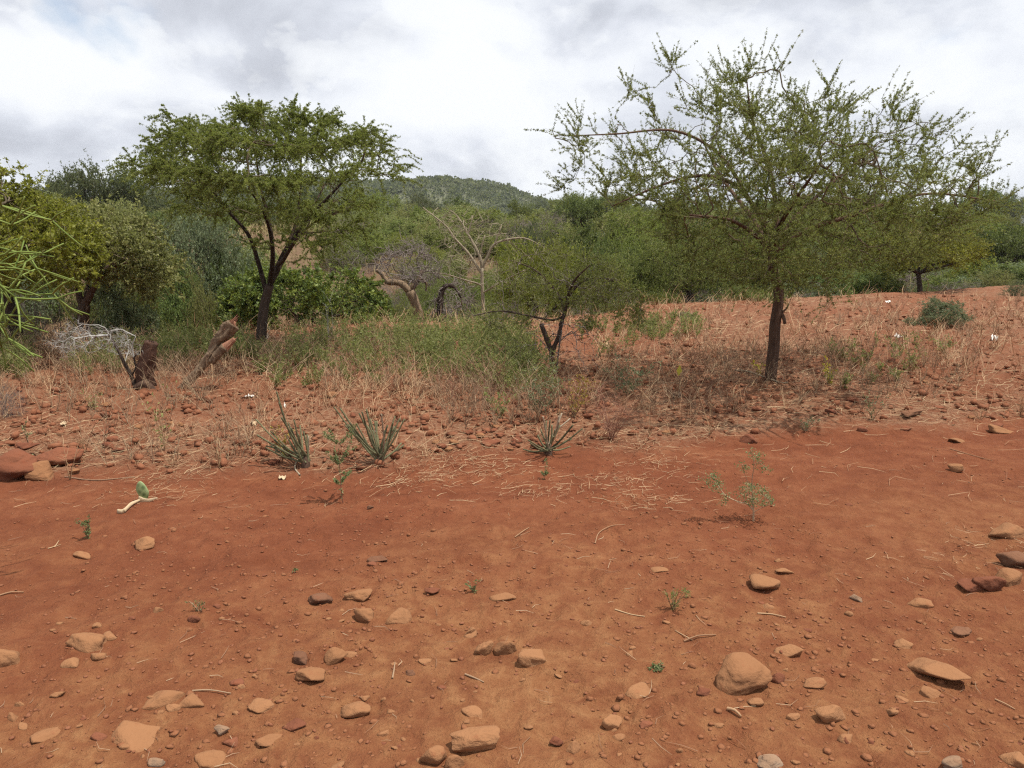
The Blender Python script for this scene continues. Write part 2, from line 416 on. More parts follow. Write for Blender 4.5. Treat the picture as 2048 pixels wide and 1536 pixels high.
def ground_mat():
    m, t, o = mat("red_earth")
    tcn = t.n('ShaderNodeTexCoord'); v = tcn.outputs['Object']
    fld = t.n('ShaderNodeAttribute', attribute_name='field').outputs['Fac']
    far = t.n('ShaderNodeAttribute', attribute_name='far').outputs['Fac']
    road = t.n('ShaderNodeAttribute', attribute_name='road').outputs['Fac']
    big = t.noise(v, 0.55, 5, 0.55, 0.4); med = t.noise(v, 3.2, 6, 0.62, 0.3); fin = t.noise(v, 26, 6, 0.7); vf = t.noise(v, 120, 4, 0.7)
    mpx = t.n('ShaderNodeMapping', i_Vector=v); mpx.inputs['Scale'].default_value = (0.35, 1.4, 1)
    streak = t.noise(mpx.outputs[0], 1.6, 6, 0.6, 0.5)
    mid8 = t.noise(v, 9, 6, 0.7, 0.4)
    soil = t.ramp(t.m('ADD', t.m('MULTIPLY', med, 0.25), t.m('ADD', t.m('MULTIPLY', streak, 0.35), t.m('MULTIPLY', mid8, 0.4))), [(0.34, (0.138, 0.041, 0.019)), (0.50, (0.194, 0.063, 0.029)), (0.64, (0.260, 0.099, 0.046))])
    dust = t.ramp(t.m('ADD', t.m('MULTIPLY', big, 0.3), t.m('ADD', t.m('MULTIPLY', mid8, 0.4), t.m('MULTIPLY', fin, 0.3))), [(0.36, (0.197, 0.074, 0.033)), (0.50, (0.253, 0.107, 0.046)), (0.64, (0.332, 0.162, 0.072))])
    c = t.mix(t.m('MULTIPLY', road, t.ramp(t.m('ADD', t.m('MULTIPLY', big, 0.35), t.m('ADD', t.m('MULTIPLY', med, 0.3), t.m('MULTIPLY', mid8, 0.35))), [(0.40, 0.15), (0.56, 1.0)])), soil, dust)
    straw = t.ramp(fin, [(0.3, (0.170, 0.066, 0.036)), (0.5, (0.238, 0.122, 0.070)), (0.7, (0.340, 0.215, 0.132))])
    smask = t.m('MULTIPLY', fld, t.ramp(t.m('ADD', t.m('MULTIPLY', med, 0.5), t.m('MULTIPLY', fin, 0.5)), [(0.33, 0.12), (0.55, 0.95)]))
    c = t.mix(smask, c, straw)
    grass = t.ramp(t.m('ADD', t.m('MULTIPLY', med, 0.55), t.m('MULTIPLY', big, 0.45)), [(0.3, (0.115, 0.062, 0.040)), (0.5, (0.155, 0.098, 0.058)), (0.7, (0.22, 0.165, 0.085))])
    c = t.mix(far, c, grass)
    c = t.mix(t.ramp(vf, [(0.60, 0.0), (0.70, 0.34)]), c, (0.33, 0.155, 0.085))
    c = t.mix(t.ramp(vf, [(0.30, 0.34), (0.40, 0.0)]), c, (0.10, 0.024, 0.011))
    hgt = t.m('ADD', t.m('ADD', t.m('ADD', t.m('MULTIPLY', med, 0.3), t.m('MULTIPLY', mid8, 0.45)), t.m('MULTIPLY', fin, 0.45)), t.m('MULTIPLY', vf, 0.13))
    b = t.n('ShaderNodeBump', i_Strength=0.9, i_Distance=0.065, i_Height=hgt)
    p = t.n('ShaderNodeBsdfPrincipled', i_Base_Color=c, i_Roughness=0.95, i_Normal=b.outputs[0]); p.inputs['Specular IOR Level'].default_value = 0.1
    t.L.new(p.outputs[0], o.inputs[0]); return m

M = {}
M['ground'] = ground_mat()
M['hill'] = plain_mat('hill_soil', (0.10, 0.105, 0.055), 0.95, 0.4, 0.05)
M['acacia'] = leaf_mat('acacia_leaf', (0.082, 0.108, 0.032), (0.150, 0.190, 0.052), (0.225, 0.265, 0.080), 0.45, (0.24, 0.215, 0.085))
M['lowacacia'] = leaf_mat('low_acacia_leaf', (0.094, 0.121, 0.028), (0.165, 0.201, 0.048), (0.237, 0.270, 0.070), 0.42)
M['acacia_deep'] = leaf_mat('deep_acacia_leaf', (0.086, 0.112, 0.028), (0.152, 0.192, 0.045), (0.236, 0.279, 0.068), 0.46)
M['yellowgreen'] = leaf_mat('yellow_green_leaf', (0.105, 0.125, 0.019), (0.180, 0.205, 0.028), (0.265, 0.285, 0.045), 0.36)
M['olive'] = leaf_mat('olive_leaf', (0.095, 0.115, 0.040), (0.190, 0.218, 0.073), (0.308, 0.333, 0.116), 0.32, (0.280, 0.239, 0.092))
M['darkgreen'] = leaf_mat('dark_green_leaf', (0.058, 0.086, 0.029), (0.107, 0.153, 0.044), (0.194, 0.247, 0.065), 0.28)
M['bushgreen'] = leaf_mat('bush_leaf', (0.040, 0.064, 0.018), (0.090, 0.130, 0.030), (0.230, 0.265, 0.050), 0.28)
M['greygreen'] = leaf_mat('grey_green_leaf', (0.084, 0.110, 0.058), (0.145, 0.183, 0.095), (0.228, 0.269, 0.145), 0.3)
M['hillgreen'] = leaf_mat('hill_leaf', (0.040, 0.057, 0.031), (0.093, 0.123, 0.061), (0.192, 0.214, 0.102), 0.46)
M['herb'] = leaf_mat('herb_leaf', (0.125, 0.155, 0.048), (0.205, 0.248, 0.082), (0.275, 0.315, 0.115), 0.46, (0.330, 0.292, 0.100))
M['seedling'] = leaf_mat('seedling_leaf', (0.10, 0.14, 0.05), (0.16, 0.21, 0.085), (0.22, 0.27, 0.125), 0.3)
M['yellow'] = leaf_mat('yellow_leaf', (0.20, 0.17, 0.02), (0.32, 0.27, 0.03), (0.42, 0.36, 0.05), 0.35)
M['bark'] = bark_mat('brown_bark', (0.045, 0.026, 0.018), (0.155, 0.095, 0.065))
M['bark_dark'] = bark_mat('dark_bark', (0.022, 0.016, 0.013), (0.085, 0.058, 0.044))
M['twig'] = bark_mat('twig_bark', (0.070, 0.055, 0.034), (0.160, 0.125, 0.080), 60, 0.2, 1)
M['grey_twig'] = bark_mat('grey_dead_twig', (0.12, 0.095, 0.085), (0.27, 0.225, 0.20), 40, 0.3, 1)
M['pale_twig'] = bark_mat('pale_bare_twig', (0.20, 0.165, 0.11), (0.36, 0.30, 0.21), 40, 0.3, 1)
M['white_twig'] = bark_mat('bleached_twig', (0.24, 0.22, 0.20), (0.46, 0.44, 0.40), 40, 0.3, 1)
M['deadwood'] = bark_mat('weathered_dead_wood', (0.075, 0.045, 0.028), (0.33, 0.235, 0.15), 34, 1.0, 0.35)
M['stumpwood'] = bark_mat('dark_stump_wood', (0.020, 0.013, 0.010), (0.12, 0.062, 0.042), 42, 1.0, 0.3)
M['redwood'] = bark_mat('splintered_red_wood', (0.15, 0.060, 0.036), (0.40, 0.20, 0.125), 24, 0.9, 0.15)
M['pencil'] = bark_mat('pencil_stem', (0.10, 0.145, 0.030), (0.22, 0.275, 0.075), 14, 0.15, 1)
M['cactus'] = bark_mat('cut_cactus_stem', (0.060, 0.058, 0.032), (0.205, 0.195, 0.105), 35, 0.5, 0.5)
M['cactus_dry'] = bark_mat('dry_cactus_stem', (0.20, 0.15, 0.10), (0.42, 0.34, 0.24), 35, 0.5, 0.5)
M['straw'] = straw_mat('straw', [(0, (0.20, 0.095, 0.05)), (0.5, (0.35, 0.21, 0.115)), (1, (0.52, 0.38, 0.22))])
M['dry_stem'] = straw_mat('dry_stem', [(0, (0.16, 0.080, 0.048)), (0.4, (0.27, 0.165, 0.10)), (1, (0.45, 0.34, 0.21))])
M['green_stem'] = straw_mat('green_stem', [(0, (0.10, 0.105, 0.045)), (0.6, (0.19, 0.19, 0.08)), (1, (0.30, 0.25, 0.12))])
M['red_stem'] = straw_mat('red_dry_stem', [(0, (0.20, 0.08, 0.05)), (0.5, (0.28, 0.13, 0.085)), (1, (0.36, 0.20, 0.13))])
M['grass_far'] = straw_mat('far_dry_grass', [(0, (0.16, 0.10, 0.055)), (0.5, (0.24, 0.19, 0.085)), (1, (0.33, 0.30, 0.13))])
M['tan_rock'] = rock_mat('tan_stone', (0.147, 0.072, 0.037), (0.276, 0.144, 0.073), (0.313, 0.149, 0.069), 0.75)
M['red_rock'] = rock_mat('red_brown_stone', (0.080, 0.032, 0.020), (0.19, 0.080, 0.045), (0.25, 0.085, 0.042), 0.55)
M['dark_rock'] = rock_mat('dark_stone', (0.060, 0.036, 0.026), (0.16, 0.090, 0.055), (0.26, 0.11, 0.055), 0.5)
M['pale_rock'] = rock_mat('pale_grey_stone', (0.13, 0.10, 0.075), (0.31, 0.25, 0.19), (0.31, 0.165, 0.085), 0.6)
M['gravel'] = rock_mat('dusty_gravel', (0.13, 0.055, 0.029), (0.30, 0.140, 0.072), (0.28, 0.115, 0.053), 0.75)
M['clod'] = rock_mat('earth_clod', (0.13, 0.042, 0.021), (0.23, 0.088, 0.046), (0.27, 0.115, 0.060), 0.6)
M['white'] = plain_mat('white_plastic', (0.62, 0.58, 0.52), 0.5, 0.12)
M['husk'] = plain_mat('dry_husk', (0.48, 0.36, 0.22), 0.8, 0.25, 30)
M['wall'] = plain_mat('white_wall', (0.74, 0.73, 0.70), 0.8, 0.06, 1)
M['roof'] = plain_mat('grey_roof', (0.30, 0.33, 0.36), 0.6, 0.1, 1)
M['glass'] = plain_mat('dark_window', (0.04, 0.045, 0.05), 0.2, 0.1, 1)
m_, t_, o_ = mat('prickly_pear_pad')
vo = t_.n('ShaderNodeTexVoronoi', i_Scale=26.0); t_.L.new(t_.n('ShaderNodeTexCoord').outputs['Object'], vo.inputs['Vector'])
p_ = t_.n('ShaderNodeBsdfPrincipled', i_Base_Color=t_.ramp(vo.outputs['Distance'], [(0.0, (0.05, 0.07, 0.03)), (0.2, (0.10, 0.15, 0.05)), (0.5, (0.24, 0.30, 0.13))]), i_Roughness=0.5)
t_.L.new(p_.outputs[0], o_.inputs[0]); M['pad'] = m_

# ------------------------------------------------------------------ ground
ang = np.radians(np.concatenate([np.linspace(-180, -46, 40, endpoint=False), np.linspace(-46, 46, 580, endpoint=False), np.linspace(46, 180, 41)]))
rad = np.concatenate([np.linspace(0.05, 1.6, 12, endpoint=False), np.exp(np.linspace(math.log(1.6), math.log(24), 390, endpoint=False)),
                      np.exp(np.linspace(math.log(24), math.log(700), 80))])
A, Rd = np.meshgrid(ang, rad); gx = Rd * np.sin(A); gy = Rd * np.cos(A)
gz = H(gx, gy)
idx = np.arange(gx.size).reshape(gx.shape)
q = np.stack([idx[:-1, :-1], idx[:-1, 1:], idx[1:, 1:], idx[1:, :-1]], -1)
g = MB(); g.add(np.stack([gx, gy, gz], -1), quads=q)
dd = gy - edge(gx)
fm = field_mask(gx, gy) * (0.75 + 0.5 * fbm(gx, gy, 0.8, 3, 77))
roadm = 1 - sstep(2.3, 4.6, gy - 0.30 * gx + 1.0 * fbm(gx, gy, 0.8, 3, 61))
g.build('ground', M['ground'], kind='structure', smooth=True,
        extra={'field': np.clip(fm, 0, 1).ravel(), 'far': sstep(7, 12, dd + 1.5 * fbm(gx, gy, 0.3, 3, 71)).ravel(), 'road': roadm.ravel()})

# ------------------------------------------------------------------ far hill
def hill_z(x, y):
    """height of the wooded hill, profile by bearing"""
    px = 1024 + F * x / np.maximum(y, 1)
    prof = np.interp(px, [-500, 0, 180, 300, 420, 600, 770, 870, 950, 1010, 1060, 1100, 1180, 1260, 1500, 1900],
                     [6, 12, 34, 58, 66, 76, 82, 85, 79, 67, 52, 40, 31, 26, 18, 10])
    return prof / F * 430 * sstep(310, 430, y + 25 * fbm(x, y, 0.01, 2, 5)) * (1 - 0.8 * sstep(450, 620, y)) + 3.0 * fbm(x, y, 0.03, 3, 8) * sstep(310, 400, y)
hx = np.linspace(-420, 330, 120); hy = np.linspace(300, 640, 60)
X, Y = np.meshgrid(hx, hy); Z = 0.6 + hill_z(X, Y); Z[0, :] = 0.2
hb = MB(); ii = np.arange(X.size).reshape(X.shape)
hb.add(np.stack([X, Y, Z], -1), quads=np.stack([ii[:-1, :-1], ii[:-1, 1:], ii[1:, 1:], ii[1:, :-1]], -1))
hb.build('hill', M['hill'], kind='structure', smooth=True)
def clump_cloud(mb, c, rad, n, L, rnd):
    """many small leaf clumps over a lumpy crown: c (m,3), rad (m,3)"""
    m = len(c); d = norm(rng.normal(size=(m, n, 3))); d[..., 2] = np.abs(d[..., 2]) * 1.1 - 0.35
    pos = c[:, None] + d * rad[:, None] * R(0.55, 1.0, (m, n, 1))
    leaves(mb, pos.reshape(-1, 3), (d + rng.normal(size=d.shape) * 0.8).reshape(-1, 3), L, L * 0.9, np.clip(np.repeat(rnd, n) * 0.7 + R(0, 0.3, m * n), 0, 1))
hw = MB(); n = 5200
px_ = R(-300, 1300, n); yy = R(310, 470, n) ** 1.0; xx = (px_ - 1024) / F * yy
zz = 0.6 + hill_z(xx, yy); s = R(1.3, 3.6, n)
clump_cloud(hw, np.stack([xx, yy, zz + s * 0.45], 1), np.stack([s, s, s * R(0.6, 0.9, n)], 1), 34, np.repeat(s * 0.42, 34), R(0, 1, n))
hwo = hw.build('hill_woodland', M['hillgreen'], kind='stuff'); hwo['label'] = 'grey green bush and trees covering the far hill'

# ------------------------------------------------------------------ air
m_, t_, o_ = mat('haze_air')
pv_ = t_.n('ShaderNodeVolumePrincipled', i_Color=(0.86, 0.90, 0.96, 1), i_Density=0.00022, i_Anisotropy=0.3); t_.L.new(pv_.outputs[0], o_.inputs['Volume'])
hzb = MB(); hv_ = np.array([[x, y, z] for x in (-720, 720) for y in (-720, 720) for z in (-4.5, 44)], float)
hzb.add(hv_, quads=[[0, 1, 3, 2], [4, 6, 7, 5], [0, 4, 5, 1], [2, 3, 7, 6], [0, 2, 6, 4], [1, 5, 7, 3]]); hzb.build('haze', m_, kind='stuff')

# ------------------------------------------------------------------ hero trees
def px_line(pts, D):
    """limb drawn as (px, py, dy[, ...]) about depth D -> world points"""
    return [atY(p[0], p[1], D + (p[2] if len(p) > 2 else 0)) for p in pts]
def tree(name, label, cat, base, D, limbs, poly, depth, emax, ntar, enddir, step, rtip, rtrunk, wander, twigs, leaf, mats, weight=None, group=None, rough=0.0, tiers=0, nshoot=0):
    sk = Skel(); pb = np.array(base, float)
    for i, (pts, r0, r1, part) in enumerate(limbs):
        P = px_line(pts, D)
        if i == 0: P[0] = pb - np.array([0, 0, 0.08])
        sk.limb(P, step * 1.2, r0, r1, part, ok=part != 'trunk')
        if part == 'trunk': sk.ok[sk.n - 3:sk.n] = True
    nman = sk.n
    T = crown_points(poly, ntar, D, depth, emax, weight)
    if tiers:
        zz = T[:, 2] + 0.30 * fbm(T[:, 0], T[:, 1], 0.9, 2, 17); T[:, 2] += 0.85 * (np.round(zz / tiers) * tiers - zz)
    pv = np.array(poly, float); pv = np.repeat(pv, nshoot, 0); pv = pv + rng.normal(size=pv.shape) * [9, 7]
    if nshoot: T = np.concatenate([T, atY(pv[:, 0], pv[:, 1], D + R(-0.35, 0.35, len(pv)) * depth)])
    m0 = sk.p[:nman][sk.ok[:nman]]
    dist = np.sqrt(((T[:, None] - m0[None]) ** 2).sum(-1)).min(1)
    for k in np.argsort(dist):
        sk.connect(T[k], enddir(T[k], m0.mean(0)), step, wander)
    sk.finish(rtip, rtrunk)
    root = empty(name, pb, label, cat, group)
    mbs = {}
    sk.wood(mbs, rough=rough)
    fm_ = MB()
    j = sk.fine_nodes(twigs['maxcnt'], nman)
    if len(j):
        dc = np.linalg.norm((sk.p[j] - m0.mean(0)) * [1, 1, 1.5], axis=1); pw_ = np.clip(dc / np.percentile(dc, 95), 0.02, 1) ** twigs.get('shell', 0.3)
        q_ = sk.p[j]; fq = twigs.get('clump', 2.0); pw_ = pw_ * (0.06 + sstep(-0.22, 0.25, fbm(q_[:, 0] + 0.5 * q_[:, 1], q_[:, 2] * 1.5, fq, 2, 301) + 0.7 * fbm(q_[:, 1], q_[:, 2] * 1.5 + q_[:, 0], fq, 2, 303)))
        jj = rng.choice(j, twigs['n'], p=pw_ / pw_.sum())
        P = side_twigs(mbs.setdefault('twig', MB()), sk.p[jj], sk.d[jj], R(*twigs['L'], twigs['n']), twigs.get('spread', 0.7), twigs.get('up', 0.1), twigs['r'], twigs.get('curve', 0.15), twigs.get('sag', 0))
        if 'shoots' in twigs:
            ns_, la, lb, up_, sg_ = twigs['shoots']; jo = j[dc > np.percentile(dc, 55)]; jo = jo[rng.integers(0, len(jo), ns_)]
            od = norm((sk.p[jo] - m0.mean(0)) * [1, 1, 0.8])
            SP = side_twigs(mbs['twig'], sk.p[jo], od, R(la, lb, ns_), 0.35, up_, twigs['r'] * 1.3, 0.06, sg_)
            if leaf: leaf_twigs(fm_, SP, 26, leaf['cl'], leaf['L'], leaf['W'], 1.0)
        if leaf:
            leaf_twigs(fm_, P, leaf['per'], leaf['cl'], leaf['L'], leaf['W'], 1.0, leaf.get('fold', 0), leaf.get('droop', 0))
            j1 = sk.fine_nodes(leaf.get('shootcnt', 1), nman)
            j1 = j1[sk.par[j1] >= 0]; a = sk.p[sk.par[j1]]; b = sk.p[j1]
            Q = np.stack([a, a + (b - a) / 3, a + (b - a) * 2 / 3, b], 1)
            leaf_twigs(fm_, Q, leaf['per_shoot'], leaf['cl'], leaf['L'], leaf['W'], 1.0, leaf.get('fold', 0), leaf.get('droop', 0))
    for part, b in mbs.items():
        if part == 'twig': b.build('twig_mass', mats[1], root, pb, kind='stuff', smooth=True)
        else: b.build(part.split('.')[0], mats[0], root, pb, smooth=True)
    fm_.build('foliage', mats[2], root, pb, kind='stuff')
    return root

def outward(up, out=1.0, jit=0.35, down=0.0):
    def f(t, c):
        d = (t - c); d = d / (np.linalg.norm(d) + 1e-6)
        return d * out + np.array([0, 0, up]) + rng.normal(size=3) * jit - np.array([0, 0, down])
    return f

# --- right acacia
b = at(np.array(1540.), np.array(762.)); D = b[1]
limbs = [([(1540, 770), (1543, 735), (1548, 690), (1550, 650), (1556, 610), (1557, 580), (1548, 550), (1545, 520), (1546, 495)], 0.060, 0.044, 'trunk'),
         ([(1545, 510), (1530, 455), (1495, 395), (1455, 362, -.1), (1390, 352, -.2), (1310, 375, -.2), (1225, 412, -.3)], 0.030, 0.006, 'limb'),
         ([(1546, 505), (1553, 440, .1), (1540, 340, .2), (1505, 240, .2), (1492, 150, .2)], 0.030, 0.005, 'limb'),
         ([(1546, 503), (1585, 440, .2), (1660, 370, .4), (1760, 285, .6)], 0.028, 0.005, 'limb'),
         ([(1548, 508), (1610, 462, -.1), (1700, 432, -.2), (1850, 388, -.1), (1990, 402, 0)], 0.028, 0.005, 'limb'),
         ([(1546, 500), (1558, 455, -.4), (1590, 400, -.9), (1640, 330, -1.4)], 0.030, 0.008, 'limb'),
         ([(1546, 500), (1500, 430, .5), (1440, 350, 1.0), (1400, 270, 1.5)], 0.030, 0.008, 'limb'),
         ([(1500, 400, 0), (1440, 310, .1), (1350, 262, 0), (1230, 268, -.2), (1130, 272, -.2)], 0.020, 0.004, 'limb'),
         ([(1546, 505), (1510, 470, -.5), (1460, 440, -1.0), (1380, 430, -1.4)], 0.026, 0.008, 'limb'),
         ([(1556, 618), (1566, 632, -.03), (1570, 648, -.05)], 0.022, 0.016, 'broken_stub'),
         ([(1560, 628, -.02), (1572, 618, -.05), (1578, 608, -.05)], 0.012, 0.006, 'broken_stub')]
polyR = [(1112, 268), (1150, 285), (1172, 232), (1225, 250), (1255, 165), (1300, 205), (1345, 130), (1400, 188), (1445, 160), (1498, 130), (1525, 140), (1556, 132), (1600, 195), (1655, 170), (1690, 205), (1738, 182),
         (1810, 200), (1845, 240), (1905, 240), (1930, 300), (1975, 305), (1955, 360), (2020, 405), (1950, 425), (1920, 470), (1850, 520), (1740, 535), (1650, 580), (1560, 575), (1480, 575), (1400, 530),
         (1320, 480), (1335, 430), (1250, 408), (1215, 398), (1120, 370), (1180, 345), (1165, 305)]
def wR(x, y):
    return np.clip(1.15 - (np.hypot((x - 1620) / 390, (y - 430) / 225)) ** 1.7 * 0.9, 0.05, 1)
tree('acacia_tree', 'sparse thorny acacia with slim bare trunk and wide airy crown on the right', 'tree', b, D, limbs, polyR, 1.9, 130, 1150,
     outward(0.45, 1.0, 0.35), 0.07, 0.0022, 0.05, 0.25,
     dict(maxcnt=2, n=5000, shell=0.12, shoots=(300, 0.18, 0.42, 0.25, 0.0), L=(0.08, 0.34), r=0.0013, up=0.30, spread=0.55, curve=0.07),
     dict(per=13, cl=5, L=0.0195, W=0.0062, per_shoot=6, shootcnt=1), (M['bark'], M['twig'], M['acacia']), wR, nshoot=2)

# --- left acacia
b = at(np.array(522.), np.array(701.)); D = b[1]
limbs = [([(522, 705), (523, 670), (526, 630), (532, 595), (540, 570)], 0.070, 0.056, 'trunk'),
         ([(534, 590), (518, 530), (497, 470, -.1), (455, 420, -.2), (400, 345, -.2)], 0.032, 0.010, 'limb'),
         ([(538, 575), (546, 520, .1), (540, 450, .2), (522, 380, .2), (510, 300, .2)], 0.032, 0.010, 'limb'),
         ([(540, 572), (568, 505), (615, 440), (675, 375), (725, 320)], 0.032, 0.010, 'limb'),
         ([(548, 560), (585, 470, .2), (600, 390, .3), (602, 310, .3)], 0.028, 0.010, 'limb'),
         ([(540, 570), (545, 500, -.5), (530, 430, -1.0), (500, 380, -1.4)], 0.034, 0.009, 'limb'),
         ([(540, 570), (575, 500, .6), (610, 440, 1.1), (650, 370, 1.5)], 0.034, 0.009, 'limb'),
         ([(560, 530), (600, 470, -.6), (650, 430, -1.0)], 0.028, 0.008, 'limb')]
polyL = [(275, 322), (312, 272), (338, 240), (385, 262), (430, 252), (497, 220), (560, 248), (610, 235), (660, 248), (730, 258), (762, 290), (785, 310), (808, 352), (770, 375), (748, 415),
         (728, 450), (690, 475), (640, 505), (600, 520), (560, 480), (520, 490), (470, 460), (420, 432), (370, 415), (340, 390), (318, 360)]
def wL(x, y): return np.clip(1.2 - (np.hypot((x - 540) / 255, (y - 375) / 150)) ** 2 * 0.75, 0.15, 1)
tree('acacia_tree', 'spreading acacia with forked dark trunk and dense feathery crown on the left', 'tree', b, D, limbs, polyL, 1.7, 90, 850,
     outward(0.05, 1.0, 0.4, 0.25), 0.07, 0.0025, 0.055, 0.25,
     dict(maxcnt=2, n=3900, shell=1.5, shoots=(480, 0.18, 0.42, 0.30, 0.55), L=(0.10, 0.38), r=0.0014, up=0.08, spread=0.5, curve=0.08, sag=0.40),
     dict(per=15, cl=5, L=0.023, W=0.0080, per_shoot=8, shootcnt=2, droop=0.1), (M['bark_dark'], M['twig'], M['acacia_deep']), wL, tiers=0.36, nshoot=2)

# --- yellow-green acacia at the left edge
b = at(np.array(36.), np.array(697.)); D = b[1]
limbs = [([(36, 700), (30, 650), (18, 610), (5, 575)], 0.085, 0.065, 'trunk'),
         ([(10, 585), (-30, 520), (-80, 460), (-120, 400)], 0.05, 0.01, 'limb'), ([(8, 580), (30, 510), (60, 450, .3), (90, 400, .6)], 0.045, 0.01, 'limb'),
         ([(8, 580), (40, 520, .6), (90, 470, 1.1), (150, 440, 1.5)], 0.04, 0.01, 'limb'), ([(8, 580), (0, 500, -.3), (-10, 430, -.6), (-10, 380, -.8)], 0.04, 0.01, 'limb')]
tree('acacia_tree', 'yellow green acacia with dark trunk behind the pencil cactus at left edge', 'tree', b, D, limbs,
     [(-300, 420), (-220, 370), (-100, 345), (0, 352), (40, 372), (80, 380), (110, 410), (150, 440), (190, 490), (200, 540), (140, 560), (60, 550), (0, 560), (-120, 540), (-260, 500)], 1.7, 70, 420,
     outward(0.15, 1.0, 0.4, 0.1), 0.09, 0.003, 0.06, 0.25, dict(maxcnt=2, n=3000, L=(0.12, 0.32), r=0.003, up=0.05, curve=0.2),
     dict(per=7, cl=3, L=0.05, W=0.025, per_shoot=3, shootcnt=2), (M['bark_dark'], M['twig'], M['yellowgreen']))

# --- olive acacia with forked trunk beyond the rim
def base_at(px, Y): x = (px - 1024) / F * Y * 1.0; x = float(atY(px, 600., Y)[0]); return np.array([x, Y, h1(x, Y)])
b = base_at(166, 12.6); D = b[1]
limbs = [([(166, 690), (167, 650), (170, 610)], 0.11, 0.085, 'trunk'), ([(168, 620), (158, 590), (150, 545), (130, 500, -.2)], 0.065, 0.012, 'limb'), ([(169, 612), (188, 575), (205, 545), (260, 500, .1)], 0.065, 0.012, 'limb'),
         ([(188, 575), (220, 540, -.6), (270, 520, -1)], 0.03, 0.01, 'limb'), ([(168, 612), (180, 550, .6), (200, 490, 1.1)], 0.04, 0.01, 'limb')]
tree('acacia_tree', 'olive green acacia with forked trunk beyond the rim, right of the pencil cactus', 'tree', b, D, limbs,
     [(90, 470), (150, 430), (220, 420), (290, 450), (330, 500), (345, 560), (300, 585), (250, 560), (180, 560), (120, 570), (80, 540)], 1.6, 60, 330,
     outward(0.1, 1.0, 0.4, 0.1), 0.1, 0.003, 0.06, 0.25, dict(maxcnt=2, n=2300, L=(0.15, 0.38), r=0.003, up=0.05, curve=0.2),
     dict(per=7, cl=3, L=0.06, W=0.028, per_shoot=3, shootcnt=2), (M['bark'], M['twig'], M['olive']))

# --- small acacia in the middle with broken gnarled trunk
b = at(np.array(1112.), np.array(748.)); D = b[1]
limbs = [([(1112, 752), (1106, 730), (1104, 705), (1118, 672), (1122, 650), (1130, 622), (1138, 585), (1130, 555)], 0.034, 0.014, 'trunk'),
         ([(1105, 712), (1098, 690), (1090, 668), (1082, 648)], 0.032, 0.022, 'broken_limb'),
         ([(1128, 632), (1105, 640, -.1), (1060, 632, -.2), (1000, 622, -.2), (945, 632, -.3)], 0.014, 0.004, 'limb'),
         ([(1130, 620), (1110, 580, .1), (1070, 540, .2), (1020, 520, .2)], 0.016, 0.004, 'limb'),
         ([(1138, 590), (1170, 560, .1), (1220, 560, .2), (1270, 590, .2)], 0.016, 0.004, 'limb'), ([(1134, 600), (1150, 560, -.4), (1180, 530, -.6)], 0.02, 0.006, 'limb')]
tree('acacia_tree', 'low flat acacia with broken gnarled trunk in the middle of the field', 'tree', b, D, limbs,
     [(925, 640), (960, 612), (1000, 590), (1000, 530), (1050, 495), (1130, 490), (1200, 515), (1260, 560), (1300, 620), (1290, 650), (1240, 640), (1180, 655), (1120, 640), (1060, 650), (1000, 655)], 0.6, 55, 300,
     outward(0.02, 1.0, 0.35, 0.08), 0.05, 0.0014, 0.03, 0.25, dict(maxcnt=2, n=1500, L=(0.08, 0.24), r=0.0012, clump=3.5, up=0.0, curve=0.15),
     dict(per=8, cl=3, L=0.018, W=0.008, per_shoot=2, shootcnt=1), (M['bark_dark'], M['grey_twig'], M['lowacacia']), rough=0.12)
# dead twigs hanging about that trunk
dead = MB(); sk = Skel()
bb = at(np.array(1112.), np.array(750.))
sk.limb([bb, bb + [0.02, -0.05, 0.25], bb + [0.05, -0.1, 0.5]], 0.05, 0.012, 0.006, 'stem')
for t in crown_points([(1040, 640), (1180, 620), (1220, 700), (1200, 770), (1050, 770), (1000, 700)], 130, bb[1] - 0.1, 0.5, 50): sk.connect(t, rng.normal(size=3), 0.06, 0.35)
sk.finish(0.0018, 0.010); root = empty('dead_shrub', bb, 'tangle of grey dead twigs round the broken trunk of the low acacia', 'shrub'); mb_ = {}
sk.wood(mb_)
for k, v in mb_.items(): v.build('stem' if k == 'stem' else 'twig_mass', M['grey_twig'], root, bb, smooth=True, kind=None if k == 'stem' else 'stuff')

# --- dead gnarled tree, curved dead stem, bare pale tree (beyond the rim)
Y0 = 14.5; b = base_at(838, Y0)
tree('dead_tree', 'dead grey gnarled tree with forked crooked limbs and fine bare twigs', 'tree', b, Y0,
     [([(839, 690), (838, 640), (831, 608), (820, 582)], 0.115, 0.085, 'trunk'), ([(820, 583), (800, 566), (774, 563), (764, 547), (752, 540)], 0.07, 0.04, 'limb'),
      ([(820, 582), (829, 570), (838, 557), (845, 540)], 0.055, 0.03, 'limb'), ([(836, 560), (846, 560, -.1), (853, 568, -.1), (851, 582, -.1)], 0.03, 0.018, 'limb')],
     [(745, 545), (750, 515), (775, 490), (810, 480), (845, 485), (875, 510), (885, 550), (870, 575), (835, 572), (800, 562), (770, 560)], 1.0, 40, 330,
     outward(0.5, 0.8, 0.6), 0.1, 0.0045, 0.03, 0.35, dict(maxcnt=2, n=700, L=(0.12, 0.3), r=0.0035, up=0.1), None, (M['deadwood'], M['grey_twig'], M['acacia']), rough=0.10)
b = base_at(880, Y0 - 0.5)
